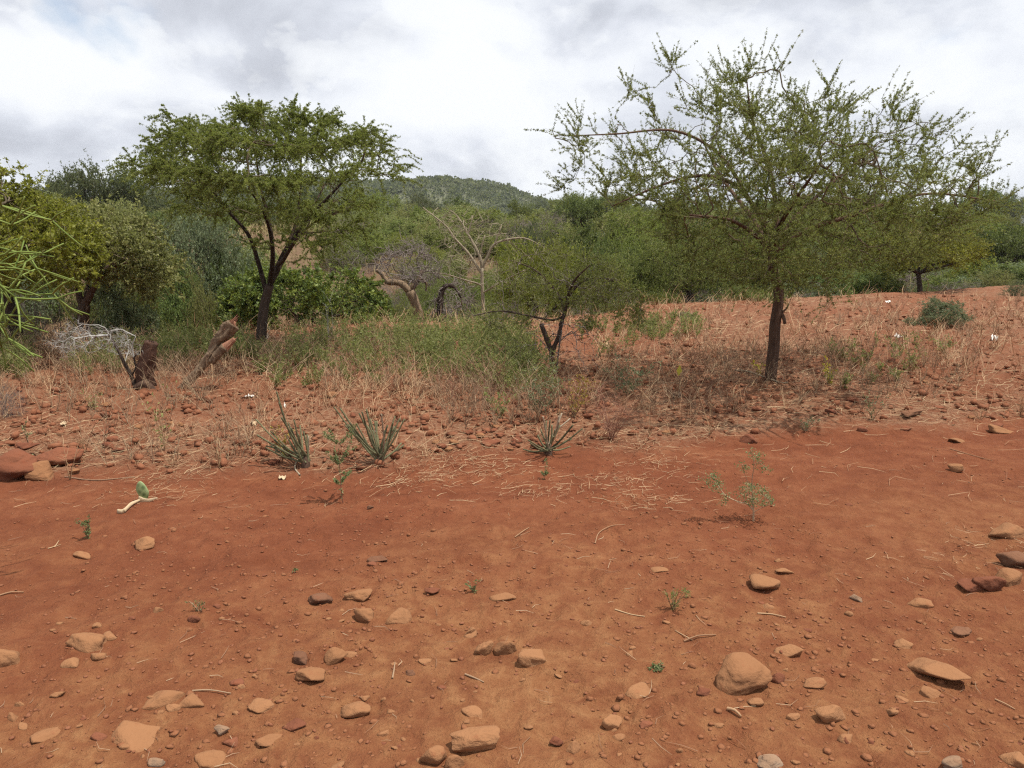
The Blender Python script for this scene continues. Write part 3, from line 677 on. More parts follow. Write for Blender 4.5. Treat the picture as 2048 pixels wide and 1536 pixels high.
tree('dead_tree', 'short curved dead stem bending over beside the gnarled dead tree', 'tree', b, Y0 - 0.5,
     [([(880, 680), (880, 625), (882, 592), (887, 576), (897, 570)], 0.075, 0.045, 'trunk'), ([(897, 570), (908, 574), (916, 584), (922, 596)], 0.04, 0.015, 'limb')],
     [(880, 575), (900, 555), (940, 570), (950, 610), (900, 640), (850, 640), (862, 600)], 0.7, 30, 150,
     outward(0.2, 0.8, 0.7), 0.1, 0.004, 0.02, 0.35, dict(maxcnt=2, n=300, L=(0.12, 0.3), r=0.0035, up=0.1), None, (M['bark_dark'], M['grey_twig'], M['acacia']), rough=0.10)
Y0 = 17.0; b = base_at(968, Y0)
tree('bare_tree', 'leafless pale barked tree with long ascending branches beyond the rim', 'tree', b, Y0,
     [([(968, 700), (968, 640), (966, 600), (964, 560), (964, 535)], 0.05, 0.036, 'trunk'),
      ([(963, 548), (938, 508), (908, 475), (895, 455), (873, 436), (846, 415)], 0.032, 0.010, 'limb'), ([(964, 535), (959, 511), (936, 468, .2), (916, 434, .3), (900, 420, .3)], 0.038, 0.010, 'limb'),
      ([(936, 468, .2), (941, 450, .2), (946, 430, .2)], 0.022, 0.008, 'limb'), ([(965, 533), (977, 509), (990, 487), (1032, 476), (1058, 479), (1090, 497)], 0.034, 0.010, 'limb'),
      ([(959, 512), (964, 490), (970, 470)], 0.024, 0.010, 'limb'), ([(988, 492), (996, 470), (1003, 452)], 0.024, 0.010, 'limb'), ([(966, 570), (930, 560, -.3), (890, 548, -.6), (860, 545, -.8)], 0.02, 0.008, 'limb'),
      ([(967, 585), (1010, 560, -.3), (1050, 540, -.4)], 0.02, 0.008, 'limb')],
     [(840, 412), (900, 415), (960, 425), (1010, 440), (1060, 465), (1100, 500), (1080, 540), (1040, 560), (990, 590), (900, 570), (850, 550), (890, 500), (870, 450)], 1.3, 50, 260,
     outward(0.3, 1.0, 0.35), 0.14, 0.0045, 0.025, 0.25, dict(maxcnt=2, n=420, L=(0.15, 0.4), r=0.004, up=0.1), None, (M['pale_twig'], M['pale_twig'], M['acacia']))

# ------------------------------------------------------------------ background plants: prototypes and copies
def lump_targets(kind, n):
    nl = {'acacia': 12, 'bush': 16, 'tall': 15, 'scrub': 12, 'thicket': 9}[kind]
    c = norm(rng.normal(size=(nl, 3))) * R(0.25, 0.78, (nl, 1)); 
    if kind == 'acacia': c = c * [0.85, 0.85, 0.26] + [0, 0, 0.66]; s = np.array([0.34, 0.34, 0.20])
    elif kind == 'tall': c = c * [0.8, 0.8, 0.40] + [0, 0, 0.55]; s = np.array([0.34, 0.34, 0.20])
    else:
        c = c * [0.85, 0.85, 0.85]; c[:, 2] = np.abs(c[:, 2]) * 0.9 + 0.05; c = c * [1, 1, 0.9]; s = np.array([0.36, 0.36, 0.26])
    k = rng.integers(0, nl, n); d = norm(rng.normal(size=(n, 3))) * R(0.35, 1, (n, 1)) ** 0.5
    p = c[k] + d * s * R(0.75, 1.2, nl)[k][:, None]; p[:, 2] = np.clip(p[:, 2], 0.03, None)
    top = p[:, 2].max(); p[:, 2] /= top
    wx = np.abs(p[:, :2]).max(); p[:, :2] /= wx
    return p
def proto(kind):
    sk = Skel(20000)
    if kind in ('acacia', 'tall'):
        hgt = 0.34 if kind == 'acacia' else 0.3; lean = R(-0.1, 0.1, 2)
        sk.limb([np.array([0, 0, -0.06]), np.array([lean[0] * 0.5, lean[1] * 0.5, hgt * 0.5]), np.array([lean[0], lean[1], hgt])], 0.05, 0.045, 0.035, 'trunk', ok=False)
        sk.ok[sk.n - 2:sk.n] = True
        for a in np.arange(5) * 1.257 + R(0, 1):
            e = np.array([math.cos(a) * 0.55, math.sin(a) * 0.55, hgt + (0.32 if kind == 'acacia' else 0.4) * R(0.6, 1.1)])
            sk.limb([np.array([lean[0], lean[1], hgt]), (e + [lean[0], lean[1], hgt]) / 2 + R(-0.06, 0.06, 3), e], 0.06, 0.026, 0.010, 'limb')
        ntar, tw, Lf, per, cl = 190, 2300, 0.034, 5, 2
    else:
        for a in np.arange(6) * 1.047 + R(0, 1):
            e = np.array([math.cos(a) * R(0.2, 0.5), math.sin(a) * R(0.2, 0.5), R(0.45, 0.8)])
            sk.limb([np.array([math.cos(a) * 0.05, math.sin(a) * 0.05, -0.05]), e * [0.4, 0.4, 0.5], e], 0.06, 0.018, 0.007, 'limb')
        ntar, tw, Lf, per, cl = {'bush': (220, 2500, 0.040, 5, 2), 'scrub': (210, 2000, 0.028, 5, 2), 'thicket': (360, 1600, 0, 0, 0)}[kind]
    T = lump_targets(kind, ntar)
    for t in T[np.argsort((T ** 2).sum(1))]: sk.connect(t, t - [0, 0, 0.3] + rng.normal(size=3) * 0.4 + [0, 0, 0.35 if kind in ('scrub', 'thicket') else 0.1], 0.07, 0.3)
    sk.finish(0.0028 if kind == 'thicket' else 0.0018, 0.018)
    mbs = {}; sk.wood(mbs); fol = MB()
    j = sk.fine_nodes(3, 0); jj = j[rng.integers(0, len(j), tw)]
    P = side_twigs(mbs.setdefault('twig', MB()), sk.p[jj], sk.d[jj], R(0.08, 0.22, tw), 0.7, 0.25 if kind == 'scrub' else 0.02, 0.0022 if kind == 'thicket' else 0.0011, 0.2)
    if per: leaf_twigs(fol, P, per, cl, Lf, Lf * (0.62 if kind != 'acacia' else 0.48), 1.0, 0, 0.05)
    res = []
    wood = MB()
    for k, v in mbs.items():
        if k != 'twig': 
            off = wood.n
            for key in (3, 4): wood.f[key] += [x + off for x in v.f[key]]
            wood.v += v.v; wood.a += v.a; wood.n += v.n
    res.append(('trunk' if kind in ('acacia', 'tall') else 'stem', wood, None)); res.append(('twig_mass', mbs['twig'], 'stuff'))
    if per: res.append(('foliage', fol, 'stuff'))
    return res
KN = {'acacia': 3, 'bush': 3, 'tall': 2, 'scrub': 3, 'thicket': 2}
PROTO = {}
for kind, cnt in KN.items():
    PROTO[kind] = []
    for c_ in range(cnt):
        PROTO[kind].append([(nm, mb.mesh(nm, M['bark_dark'], nm != 'foliage'), kd) for nm, mb, kd in proto(kind)])
CATN = {'acacia': ('acacia_tree', 'tree'), 'bush': ('bush', 'bush'), 'tall': ('tree', 'tree'), 'scrub': ('shrub', 'shrub'), 'thicket': ('dry_thicket', 'shrub')}
def plant(kind, cx, top, wpx, Y, leafm, label, group=None, var=None, base=None, woodm='bark_dark', twigm=None, minh=0.5):
    if base is not None: p = at(np.array(float(cx)), np.array(float(base))); x, Y = p[0], p[1]
    else: x = atY(cx, top, Y)[0]
    z = h1(x, Y); zt = atY(cx, top, Y)[2]; hgt = max(zt - z, minh * wpx / F * Y * (0.62 if label.startswith(('bush', 'tree of', 'strag', 'green scrub', 'low bush')) else 0.3))
    half = 0.5 * wpx / F * Y
    nm, cat = CATN[kind]
    root = empty(nm, (x, Y, z - 0.02), label, cat, group)
    root.rotation_euler.z = R(0, 6.28); root.scale = (half, half, hgt)
    for name, me, kd in PROTO[kind][rng.integers(0, KN[kind]) if var is None else var]:
        o = bpy.data.objects.new(name, me); COL.objects.link(o); o.parent = root
        if kd: o['kind'] = kd
        mk = M[leafm] if name == 'foliage' else M[twigm or ('grey_twig' if kind == 'thicket' else 'twig')] if name == 'twig_mass' else M[woodm if kind != 'thicket' else 'grey_twig']
        o.material_slots[0].link = 'OBJECT'; o.material_slots[0].material = mk
    return root
BG = [
 # left side
 ('tall', 148, 334, 165, 40, 'hillgreen', 'tall dark tree with ragged crown rising left of the two skyline trees'),
 ('tall', 248, 340, 130, 42, 'hillgreen', 'rounded dark tree on the skyline next to the left acacia'),
 ('tall', 60, 385, 150, 34, 'olive', 'broad olive tree showing behind the yellow green acacia crown'),
 ('tall', 190, 405, 170, 30, 'olive', 'olive tree spreading below the two dark skyline trees'),
 ('scrub', 250, 425, 200, 21, 'olive', 'tall loose olive scrub right of the forked trunk acacia'),
 ('tall', 330, 392, 100, 60, 'hillgreen', 'grey green tree far back at the foot of the hill, left of the acacia crown'),
 ('acacia', 385, 438, 220, 20, 'greygreen', 'grey green acacia with leaning dark stem under the left acacia crown'),
 ('bush', 440, 500, 150, 20, 'darkgreen', 'dark bush in the hollow behind the left acacia trunk'),
 ('bush', 330, 535, 130, 18, 'darkgreen', 'dark bush beneath the grey green acacia'),
 ('bush', 238, 562, 150, 13.2, 'greygreen', 'grey green leafy bush at the rim behind the bleached thorn branch'),
 ('bush', 285, 600, 110, 14.2, 'bushgreen', 'small leafy bush tucked right of the grey green rim bush'),
 ('scrub', 415, 545, 110, 15, 'olive', 'pale flowering scrub left of the big green bush'),
 ('thicket', 105, 575, 150, 12.4, None, 'grey leafless thicket around the forked acacia trunk'),
 ('thicket', 40, 560, 120, 12.2, None, 'grey leafless thicket behind the dark trunk at left edge'),
 ('bush', -40, 560, 160, 13, 'bushgreen', 'green bush half cut off by the left edge of view'),
 ('bush', 790, 612, 90, 13.4, 'olive', 'small pale scrubby bush at the right foot of the green mound'),
 ('thicket', 905, 595, 130, 14.2, None, 'low purple grey thicket around the curved dead stem'),
 ('thicket', 1000, 600, 140, 15.5, None, 'low grey thicket at the foot of the bare pale tree'),
 ('thicket', 690, 470, 130, 26, None, 'grey thicket on the far bank behind the left acacia'),
 # centre, far bank
 ('scrub', 768, 440, 100, 42, 'olive', 'yellowish bush on the far grassy rise beside the left acacia crown'),
 ('scrub', 850, 462, 95, 40, 'olive', 'loose green bush on the far rise above the dead gnarled tree'),
 ('bush', 922, 398, 100, 80, 'darkgreen', 'round brownish tree standing out at the foot of the hill'),
 ('bush', 1040, 404, 58, 70, 'bushgreen', 'small bright green round tree at the foot of the hill'),
 ('tall', 1168, 394, 118, 38, 'darkgreen', 'tall dark green tree standing left of the right acacia crown'),
 ('thicket', 1085, 418, 160, 34, None, 'large purple grey leafless thicket left of the tall dark tree'),
 ('bush', 1185, 455, 190, 26, 'darkgreen', 'dense dark green bush below the tall dark tree'),
 ('scrub', 950, 470, 170, 32, 'olive', 'wide olive scrub behind the bare pale tree'),
 ('scrub', 885, 510, 120, 27, 'olive', 'low straggling scrub on the brown bank behind dead tree'),
 ('scrub', 1010, 520, 120, 24, 'olive', 'straggling scrub on the brown bank right of the bare tree'),
 ('acacia', 1085, 490, 200, 17.5, 'yellowgreen', 'yellow green acacia above the low broken acacia'),
 ('bush', 1215, 500, 130, 20, 'darkgreen', 'deep green creeper covered bush left of the right acacia trunk'),
 ('acacia', 1250, 515, 210, 17, 'acacia', 'acacia with low layered crown between the two field acacias'),
 ('bush', 1295, 575, 140, 16, 'bushgreen', 'green bush on the rim between the two field acacias'),
 ('scrub', 1200, 580, 110, 15, 'acacia', 'fine leaved shrub on the rim behind the low broken acacia'),
 ('thicket', 1180, 610, 120, 14.6, None, 'grey twiggy shrub on the rim behind the low broken acacia'),
 # right side
 ('tall', 1310, 420, 200, 30, 'acacia_deep', 'broad green tree behind the lower left limb of right acacia'),
 ('tall', 1450, 425, 230, 28, 'darkgreen', 'dark tree directly behind the right acacia limbs'),
 ('acacia', 1380, 475, 210, 17.2, 'acacia', 'acacia with straight dark trunk on the rim left of the right acacia'),
 ('tall', 1610, 430, 230, 30, 'acacia_deep', 'broad tree behind the centre of the right acacia crown'),
 ('tall', 1750, 445, 200, 32, 'acacia_deep', 'green tree behind the right half of right acacia crown'),
 ('bush', 1495, 578, 130, 16.8, 'bushgreen', 'bright green bush left of the right acacia trunk'),
 ('bush', 1430, 600, 100, 16.6, 'greygreen', 'grey green bush at foot of the straight trunked acacia'),
 ('thicket', 1580, 580, 150, 17.6, None, 'grey twiggy thicket right of the right acacia trunk'),
 ('bush', 1650, 520, 200, 19, 'darkgreen', 'dark bush behind the right acacia trunk'),
 ('bush', 1620, 560, 150, 18.2, 'greygreen', 'grey green bush with torn white rag caught in it'),
 ('bush', 1740, 545, 150, 19.4, 'bushgreen', 'green bush left of the yellow green right acacia'),
 ('acacia', 1855, 465, 250, 18.6, 'yellowgreen', 'yellow green acacia with short trunk on the right rim'),
 ('thicket', 1790, 560, 120, 19.4, None, 'dark twiggy thicket left of the short trunk under the right yellow green acacia'),
 ('thicket', 1905, 560, 120, 19.4, None, 'dark twiggy thicket right of the short trunk under the right yellow green acacia'),
 ('bush', 1955, 520, 170, 23, 'acacia_deep', 'green bush beside the right yellow green acacia'),
 ('tall', 1960, 446, 200, 32, 'acacia_deep', 'flat topped green tree in the hedge left of the grey roof'),
 ('tall', 2060, 448, 190, 30, 'darkgreen', 'green tree in the hedge under the grey roof'),
 ('bush', 2050, 530, 170, 22, 'darkgreen', 'dark bush at the right edge below the hedge'),
 ('scrub', 1985, 575, 80, 21, 'greygreen', 'small grey green shrub on the rim near right edge'),
 ('tall', 1540, 470, 200, 24, 'acacia_deep', 'green tree low behind the top of the right acacia trunk'),
 ('tall', 2180, 420, 260, 30, 'acacia_deep', 'tree beyond the right edge of the hedge'),
 ('tall', -180, 400, 240, 30, 'olive', 'tree beyond the left edge behind the acacias'),
]
b = base_at(612, 13.3)
tree('bush', 'large rounded dark green bush standing as one mound behind the left acacia trunk', 'bush', b, 13.3,
     [([(612, 690), (600, 650), (570, 610), (530, 590)], 0.03, 0.01, 'stem'), ([(612, 690), (625, 640), (620, 590), (610, 570)], 0.03, 0.01, 'stem'), ([(612, 690), (650, 650), (690, 610), (720, 600)], 0.03, 0.01, 'stem'),
      ([(612, 690), (610, 650, -.5), (580, 620, -1.0)], 0.03, 0.01, 'stem'), ([(612, 690), (640, 650, -.5), (680, 630, -1.0)], 0.03, 0.01, 'stem')],
     [(446, 668), (452, 610), (470, 570), (505, 550), (545, 556), (590, 540), (640, 536), (690, 548), (735, 565), (762, 595), (778, 640), (776, 672)], 1.3, 45, 520,
     outward(0.1, 1.0, 0.4), 0.1, 0.003, 0.02, 0.3, dict(maxcnt=2, n=4200, shell=1.0, L=(0.10, 0.26), r=0.0025, up=0.05, curve=0.2, clump=1.6),
     dict(per=7, cl=2, L=0.058, W=0.032, per_shoot=2, shootcnt=1), (M['bark_dark'], M['twig'], M['bushgreen']))
for kd, cx_, tp, wp, Yy, lm, lb in BG: plant(kd, cx_, tp, wp, Yy, lm, lb)
plant('bush', 1885, 598, 125, 0, 'greygreen', 'low dark spreading bush in the open field at right', base=648)
plant('scrub', 1370, 622, 70, 0, 'greygreen', 'small grey cushion shrub on the rim by the straight trunked acacia', base=634)
plant('scrub', 2030, 560, 60, 0, 'greygreen', 'small thin shrub on the bare rise at the right edge', base=592)
plant('thicket', 10, 762, 80, 0, None, 'low grey leafless thornbush at the left edge', base=835)
for i in range(46):      # dotted over the far grassland
    pxx = R(-250, 2300); Yy = R(45, 130); kd = 'scrub' if R(0, 1) < 0.5 else 'bush'
    s = R(1.2, 3.2); wp = s * F / Yy * R(1.0, 1.7)
    x = atY(pxx, 450, Yy)[0]; tp = 450 - (h1(x, Yy) + s - CAMZ) * F / Yy
    plant(kd, pxx, tp, wp, Yy, ['olive', 'acacia_deep', 'hillgreen', 'darkgreen'][rng.integers(0, 4)], 'small grey green bush dotted over the far grassland', 'bushes on the far grassland')
for i in range(60):      # line of trees before the horizon
    pxx = R(1060, 2300) if i < 38 else R(-300, 760); Yy = R(120, 230); s = R(4.0, 6.8)
    x = atY(pxx, 440, Yy)[0]; tp = 450 - (h1(x, Yy) + s - CAMZ) * F / Yy; 
    if 1820 < pxx < 1900: tp = 450
    plant('tall' if i % 3 else 'bush', pxx, tp, s * R(1.1, 1.9) * F / Yy, Yy, ['hillgreen', 'darkgreen', 'acacia_deep'][i % 3], 'distant dark tree in the line of trees on the horizon', 'trees along the horizon')

def fill(n, px0, px1, d0, d1, t0, t1, w0, w1, kinds, mats, label, group):
    for i in range(n):
        pxx = R(px0, px1); x = float(atY(pxx, 560, 15)[0]); Yy = float(edge(x)) + R(d0, d1); Yy = float(edge(float(atY(pxx, 560, Yy)[0]))) + R(d0, d1)
        kd = kinds[rng.integers(0, len(kinds))]; u = min(1, max(0, (Yy - edge(float(atY(pxx, 560, Yy)[0])) - d0) / (d1 - d0)))
        plant(kd, pxx, t0 + (t1 - t0) * u + R(-22, 22), R(w0, w1), Yy, mats[rng.integers(0, len(mats))], label, group)
fill(44, 1060, 2250, 1.5, 14, 575, 468, 110, 210, ['bush', 'scrub', 'acacia', 'bush', 'thicket'], ['acacia', 'acacia_deep', 'bushgreen', 'olive', 'olive', 'darkgreen', 'greygreen'], 'bush merging into the dense thicket beyond the right rim', 'bushes of the right thicket')
fill(18, -200, 500, 9.0, 17, 540, 470, 110, 190, ['bush', 'scrub', 'bush'], ['olive', 'acacia_deep', 'bushgreen', 'darkgreen', 'greygreen'], 'bush merging into the dense thicket beyond the left rim', 'bushes of the left thicket')
fill(60, 680, 1120, 4, 26, 605, 470, 70, 150, ['scrub', 'scrub', 'bush', 'thicket'], ['olive', 'acacia', 'yellowgreen', 'lowacacia'], 'straggly shrub on the brown far bank behind the dead trees', 'shrubs of the far bank')
fill(46, 680, 1120, 8, 40, 575, 462, 80, 170, ['scrub', 'bush', 'scrub'], ['olive', 'lowacacia', 'acacia_deep', 'olive'], 'green scrub bush among the dry grass of the far bank', 'scrub of the far bank')
fill(34, 1180, 2150, 0.8, 4, 600, 560, 70, 150, ['scrub', 'bush', 'scrub'], ['acacia', 'bushgreen', 'greygreen', 'olive', 'lowacacia'], 'low bush along the right rim of the field', 'low bushes along the right rim')
fill(7, 690, 1120, 8, 22, 585, 490, 70, 120, ['thicket'], ['olive'], 'grey purple leafless thicket on the brown far bank', 'leafless thickets of the far bank')
fill(30, 1050, 2250, 16, 45, 462, 440, 90, 170, ['tall', 'bush', 'scrub'], ['acacia_deep', 'darkgreen', 'olive', 'hillgreen'], 'tree of the green belt behind the right thicket', 'trees of the right green belt')
fill(14, -250, 520, 16, 45, 450, 420, 100, 170, ['tall', 'bush'], ['acacia_deep', 'darkgreen', 'olive'], 'tree of the green belt behind the left thicket', 'trees of the left green belt')

# ------------------------------------------------------------------ far buildings
def box(mb, c, s, rz=0.0):
    v = np.array([[x, y, z] for x in (-.5, .5) for y in (-.5, .5) for z in (-.5, .5)]) * s
    ca, sa = math.cos(rz), math.sin(rz); v = np.stack([v[:, 0] * ca - v[:, 1] * sa, v[:, 0] * sa + v[:, 1] * ca, v[:, 2]], 1) + np.array(c)
    mb.add(v, quads=[[0, 1, 3, 2], [4, 6, 7, 5], [0, 4, 5, 1], [2, 3, 7, 6], [0, 2, 6, 4], [1, 5, 7, 3]])
def house(px, Y, wpx, eave, ridge, label, wallm, roofm):
    c = atY(px, eave, Y); z0 = h1(c[0], Y); W = wpx / F * Y; ze = c[2]; zr = atY(px, ridge, Y)[2]; dpt = W * 0.7
    root = empty('house', (c[0], Y, z0), label, 'house')
    b_ = MB(); box(b_, (0, 0, (ze - z0) / 2 - 0.1), (W, dpt, ze - z0 + 0.2)); b_.build('wall', M[wallm], root)
    r = MB(); o = 0.35; hw_, hd = W / 2 + o, dpt / 2 + o; zz = ze - z0; zt = zr - z0
    v = [[-hw_, -hd, zz], [hw_, -hd, zz], [hw_, hd, zz], [-hw_, hd, zz], [-hw_ * 0.55, 0, zt], [hw_ * 0.55, 0, zt]]
    v2 = [[a, b2, c2 - 0.12] for a, b2, c2 in v]
    r.add(v + v2, quads=[[0, 1, 5, 4], [2, 3, 4, 5], [7, 6, 10, 11], [9, 8, 11, 10], [1, 0, 6, 7], [2, 1, 7, 8], [3, 2, 8, 9], [0, 3, 9, 6]], tris=[[1, 2, 5], [3, 0, 4], [8, 7, 11], [6, 9, 10]])
    r.build('roof', M[roofm], root)
    for k in (-0.28, 0.05, 0.3):
        wd = MB(); box(wd, (W * k, -dpt / 2 - 0.01, (ze - z0) * 0.55), (W * 0.10, 0.05, (ze - z0) * 0.35)); wd.build('window', M['glass'], root)
house(1850, 118, 62, 447, 432, 'white walled house with pale roof far behind the right acacia crown', 'wall', 'wall')
house(2062, 125, 100, 446, 426, 'house with grey hipped roof above the hedge at the right edge', 'wall', 'roof')

# ------------------------------------------------------------------ pencil cactus tree at the left edge
pb = np.array([-3.75, 3.9, h1(-3.75, 3.9)])
root = empty('pencil_cactus_tree', pb, 'pencil cactus tree with bright green leafless stems reaching in from left edge', 'cactus tree')
trk = MB(); lm = []
def pen(pts, r0, r1, mb, s=7): P = spline(pts, 0.05); tubes(mb, P, np.linspace(r0, r1, len(P))[None] if False else np.linspace(r0, r1, len(P)), s, R(0, 1), cap=True)
pen([pb - [0, 0, 0.1], pb + [0.05, -0.1, 0.5], pb + [0.1, -0.2, 0.95]], 0.085, 0.06, trk, 9)
trk.build('trunk', M['bark'], root, pb, smooth=True)
hubs = []
HUB = [(-115, 530, 3.2), (-70, 480, 3.3), (-62, 530, 3.1), (-60, 565, 3.3), (-100, 640, 3.2), (-85, 600, 3.2), (-80, 690, 3.3), (-180, 560, 3.5), (-300, 330, 3.3), (-300, 200, 3.4), (-190, 110, 3.3)]
top = pb + [0.1, -0.2, 0.95]
fork = [top + [0.12, -0.15, 0.25], top + [-0.1, -0.1, 0.4], top + [0.1, 0.05, 0.5]]
limbmb = MB()
for f_ in fork: pen([top - [0, 0, 0.05], (top + f_) / 2 + R(-0.03, 0.03, 3), f_], 0.05, 0.032, limbmb)
for hxp in HUB:
    e = atY(*hxp); f_ = min(fork, key=lambda q: np.linalg.norm(q - e)); mid = (f_ + e) / 2 + [0, 0, 0.12]
    pen([f_, mid, e], 0.026, 0.008, limbmb); hubs.append((e, norm(e - mid)))
limbmb.build('limb', M['bark'], root, pb, smooth=True)
pm = MB()
def whorl(p, d, L, r, lev):
    nb = rng.integers(3, 5) if lev < 2 else rng.integers(2, 4)
    for _ in range(nb):
        rd = rng.normal(size=3); rd -= rd.dot(d) * d; rd /= np.linalg.norm(rd)
        sp = R(0.45, 1.15); dd_ = norm(d * math.cos(sp) + rd * math.sin(sp) + np.array([0.03, -0.02, -0.06])); l = L * R(0.65, 1.25)
        e = p + dd_ * l; k = p + dd_ * l * 0.5 + rng.normal(size=3) * l * 0.055
        q = spline([p, k, e], l / 4); tubes(pm, q, np.linspace(r, r * 0.82, len(q)), 6, R(0, 1), cap=True)
        if lev < 3 and R(0, 1) < (0.92 if lev < 2 else 0.5): whorl(e, dd_, L * 0.9, r * 0.88, lev + 1)
for e, d_ in hubs: whorl(e, d_, 0.18 if e[2] < 2.2 else 0.12, 0.0048, 1)
pm.build('pencil_stem', M['pencil'], root, pb, kind='stuff', smooth=True)

# ------------------------------------------------------------------ cut cactus clumps
def cut_cactus(base, tips, r, label, dry=()):
    b_ = at(np.array(float(base[0])), np.array(float(base[1]))); D_ = b_[1]; sc = D_ / F
    rt = empty('cactus_clump', b_, label, 'cactus', 'cut back cactus clumps along the track edge')
    st = MB(); tubes(st, [b_ - [0, 0, .05], b_ + [0, 0, .03], b_ + [0, 0.01, .07]], np.array([0.030, 0.028, 0.016]), 9, 0.2, cap=True); st.build('root_stock', M['bark'], rt, b_, smooth=True)
    for i, t_ in enumerate(tips):
        dy = R(-0.16, 0.16); s0 = b_ + np.array([R(-0.025, 0.025), R(-0.03, 0.03), 0.03])
        e = atY(t_[0], t_[1], D_ + dy); e[2] = max(e[2], h1(e[0], e[1]) + 0.015)
        mid = (s0 + e) / 2 + np.array([0, 0, -0.022 * np.linalg.norm(e - s0) / 0.3]) + R(-0.012, 0.012, 3)
        q = spline([s0, mid, e], 0.02); rr = r * R(0.85, 1.15) * (1 + 0.06 * rng.normal(size=len(q))) * np.linspace(1.1, 0.85, len(q))
        m_s = MB(); tubes(m_s, q, rr, 7, R(0, 1), cap=True)
        if R(0, 1) < 0.45:
            k = int(len(q) * R(0.35, 0.6)); e2 = q[k] + norm(e - s0) * R(0.06, 0.16) + rng.normal(size=3) * 0.03
            q2 = spline([q[k], (q[k] + e2) / 2 + R(-.008, .008, 3), e2], 0.02); tubes(m_s, q2, np.full(len(q2), r * 0.85), 7, R(0, 1), cap=True)
        m_s.build('stem', M['cactus_dry'] if i in dry else M['cactus'], rt, b_, smooth=True)
cut_cactus((612, 932), [(553, 783), (511, 838), (514, 870), (563, 835), (576, 845), (588, 840), (607, 863), (541, 862), (600, 850), (530, 895), (617, 872), (572, 870), (590, 880), (560, 900), (583, 860), (597, 868), (548, 880)], 0.0063,
           'cut back cactus clump leaning left, left of the slender seedling', (10,))
cut_cactus((760, 928), [(668, 814), (680, 816), (700, 846), (718, 826), (724, 824), (733, 818), (750, 842), (763, 828), (790, 832), (800, 836), (809, 838), (803, 886), (745, 860), (775, 850), (786, 845), (712, 870), (735, 865), (755, 870), (740, 838), (770, 860), (794, 858), (706, 860), (690, 850)], 0.0063,
           'fan shaped cut cactus clump with many upright stems, middle of the three', (7,))
cut_cactus((1097, 908), [(1086, 833), (1124, 826), (1118, 832), (1081, 858), (1056, 880), (1165, 857), (1146, 850), (1060, 886), (1046, 912), (1141, 893), (1104, 850), (1110, 860), (1092, 868), (1112, 920), (1100, 840), (1075, 870), (1120, 850)], 0.0063,
           'small cut cactus clump with low sprawling stems, rightmost of the three', (0, 1, 2))

# ------------------------------------------------------------------ leaning splintered trunk, stump, thorn branch
b_ = at(np.array(372.), np.array(777.)); D_ = b_[1]
rt = empty('broken_log', b_, 'leaning broken tree trunk with two splintered reddish ends', 'log')
def rough_tube(pts, r0, r1, amp, mb, s=14, step=0.03, flat=1.0, fr=9):
    P = spline(pts, step); k = len(P); rr = np.linspace(r0, r1, k)
    T = norm(np.gradient(P, axis=0)); U = norm(np.cross(T, [0.2, 0.95, 0.1])); V = np.cross(T, U)
    a = np.linspace(0, 2 * math.pi, s, endpoint=False)
    sa_ = np.arange(k)[:, None] * step; nz_ = 0.55 * fbm(np.cos(a)[None] * 2.6 + sa_ * fr * 0.25, np.sin(a)[None] * 2.6 + sa_ * 1.5, 1.0, 3, int(R(0, 99))) + 0.45 * fbm(np.cos(a)[None] * 1.1 + sa_ * fr, np.sin(a)[None] * 1.1 + sa_ * 2, 1.0, 3, int(R(0, 99)))
    rad_ = rr[:, None] * (1 + amp * nz_)
    ring = P[:, None] + rad_[..., None] * (np.cos(a)[None, :, None] * U[:, None] + flat * np.sin(a)[None, :, None] * V[:, None])
    ii = np.arange(k * s).reshape(k, s); nx = np.roll(ii, -1, 1)
    n0 = len(ring.reshape(-1, 3))
    mb.add(np.concatenate([ring.reshape(-1, 3), P[:1], P[-1:]]), quads=np.stack([ii[:-1], nx[:-1], nx[1:], ii[1:]], -1), tris=np.concatenate([np.stack([nx[0], ii[0], np.full(s, n0)], -1), np.stack([ii[-1], nx[-1], np.full(s, n0 + 1)], -1)]), rnd=R(0, 1))
def shards(mb, p, q, r, n_, l0, l1_, w_):
    ax = norm(q - p)
    for k in range(n_):
        off = rng.normal(size=3); off -= off.dot(ax) * ax; off = norm(off) * r * R(0.1, 0.95)
        e = p + off * 0.6 + ax * R(l0, l1_) + rng.normal(size=3) * 0.008; rr_ = w_ * R(0.6, 1.2)
        Q = spline([p + off - ax * 0.03, (p + off + e) / 2 + rng.normal(size=3) * 0.004, e], 0.02); tubes(mb, Q, np.linspace(rr_, 0.0015, len(Q)), 5, R(0, 1))
l1 = MB(); rough_tube([b_ - [0.10, 0, 0.05], b_ + [-0.02, 0, 0.02], atY(388, 752, D_), atY(408, 728, D_), atY(426, 708, D_), atY(440, 694, D_)], 0.030, 0.046, 0.8, l1, s=22, step=0.014, flat=0.8, fr=12); l1.build('trunk', M['deadwood'], rt, b_)
l2 = MB(); rough_tube([atY(424, 714, D_), atY(428, 700, D_ + .02), atY(440, 680, D_ + .02), atY(454, 662, D_ + .02), atY(466, 648, D_ + .03)], 0.044, 0.066, 0.8, l2, s=26, step=0.014, fr=14); l2.build('trunk_half', M['deadwood'], rt, b_)
l3 = MB(); p0_, q0_ = atY(460, 656, D_ + .03), atY(474, 636, D_ + .03)
rough_tube([p0_, (p0_ + q0_) / 2, (p0_ + 2 * q0_) / 3], 0.052, 0.010, 0.7, l3, s=14, step=0.012, fr=14); shards(l3, p0_, q0_, 0.065, 22, 0.04, 0.15, 0.014)
l3.build('splintered_end', M['redwood'], rt, b_)
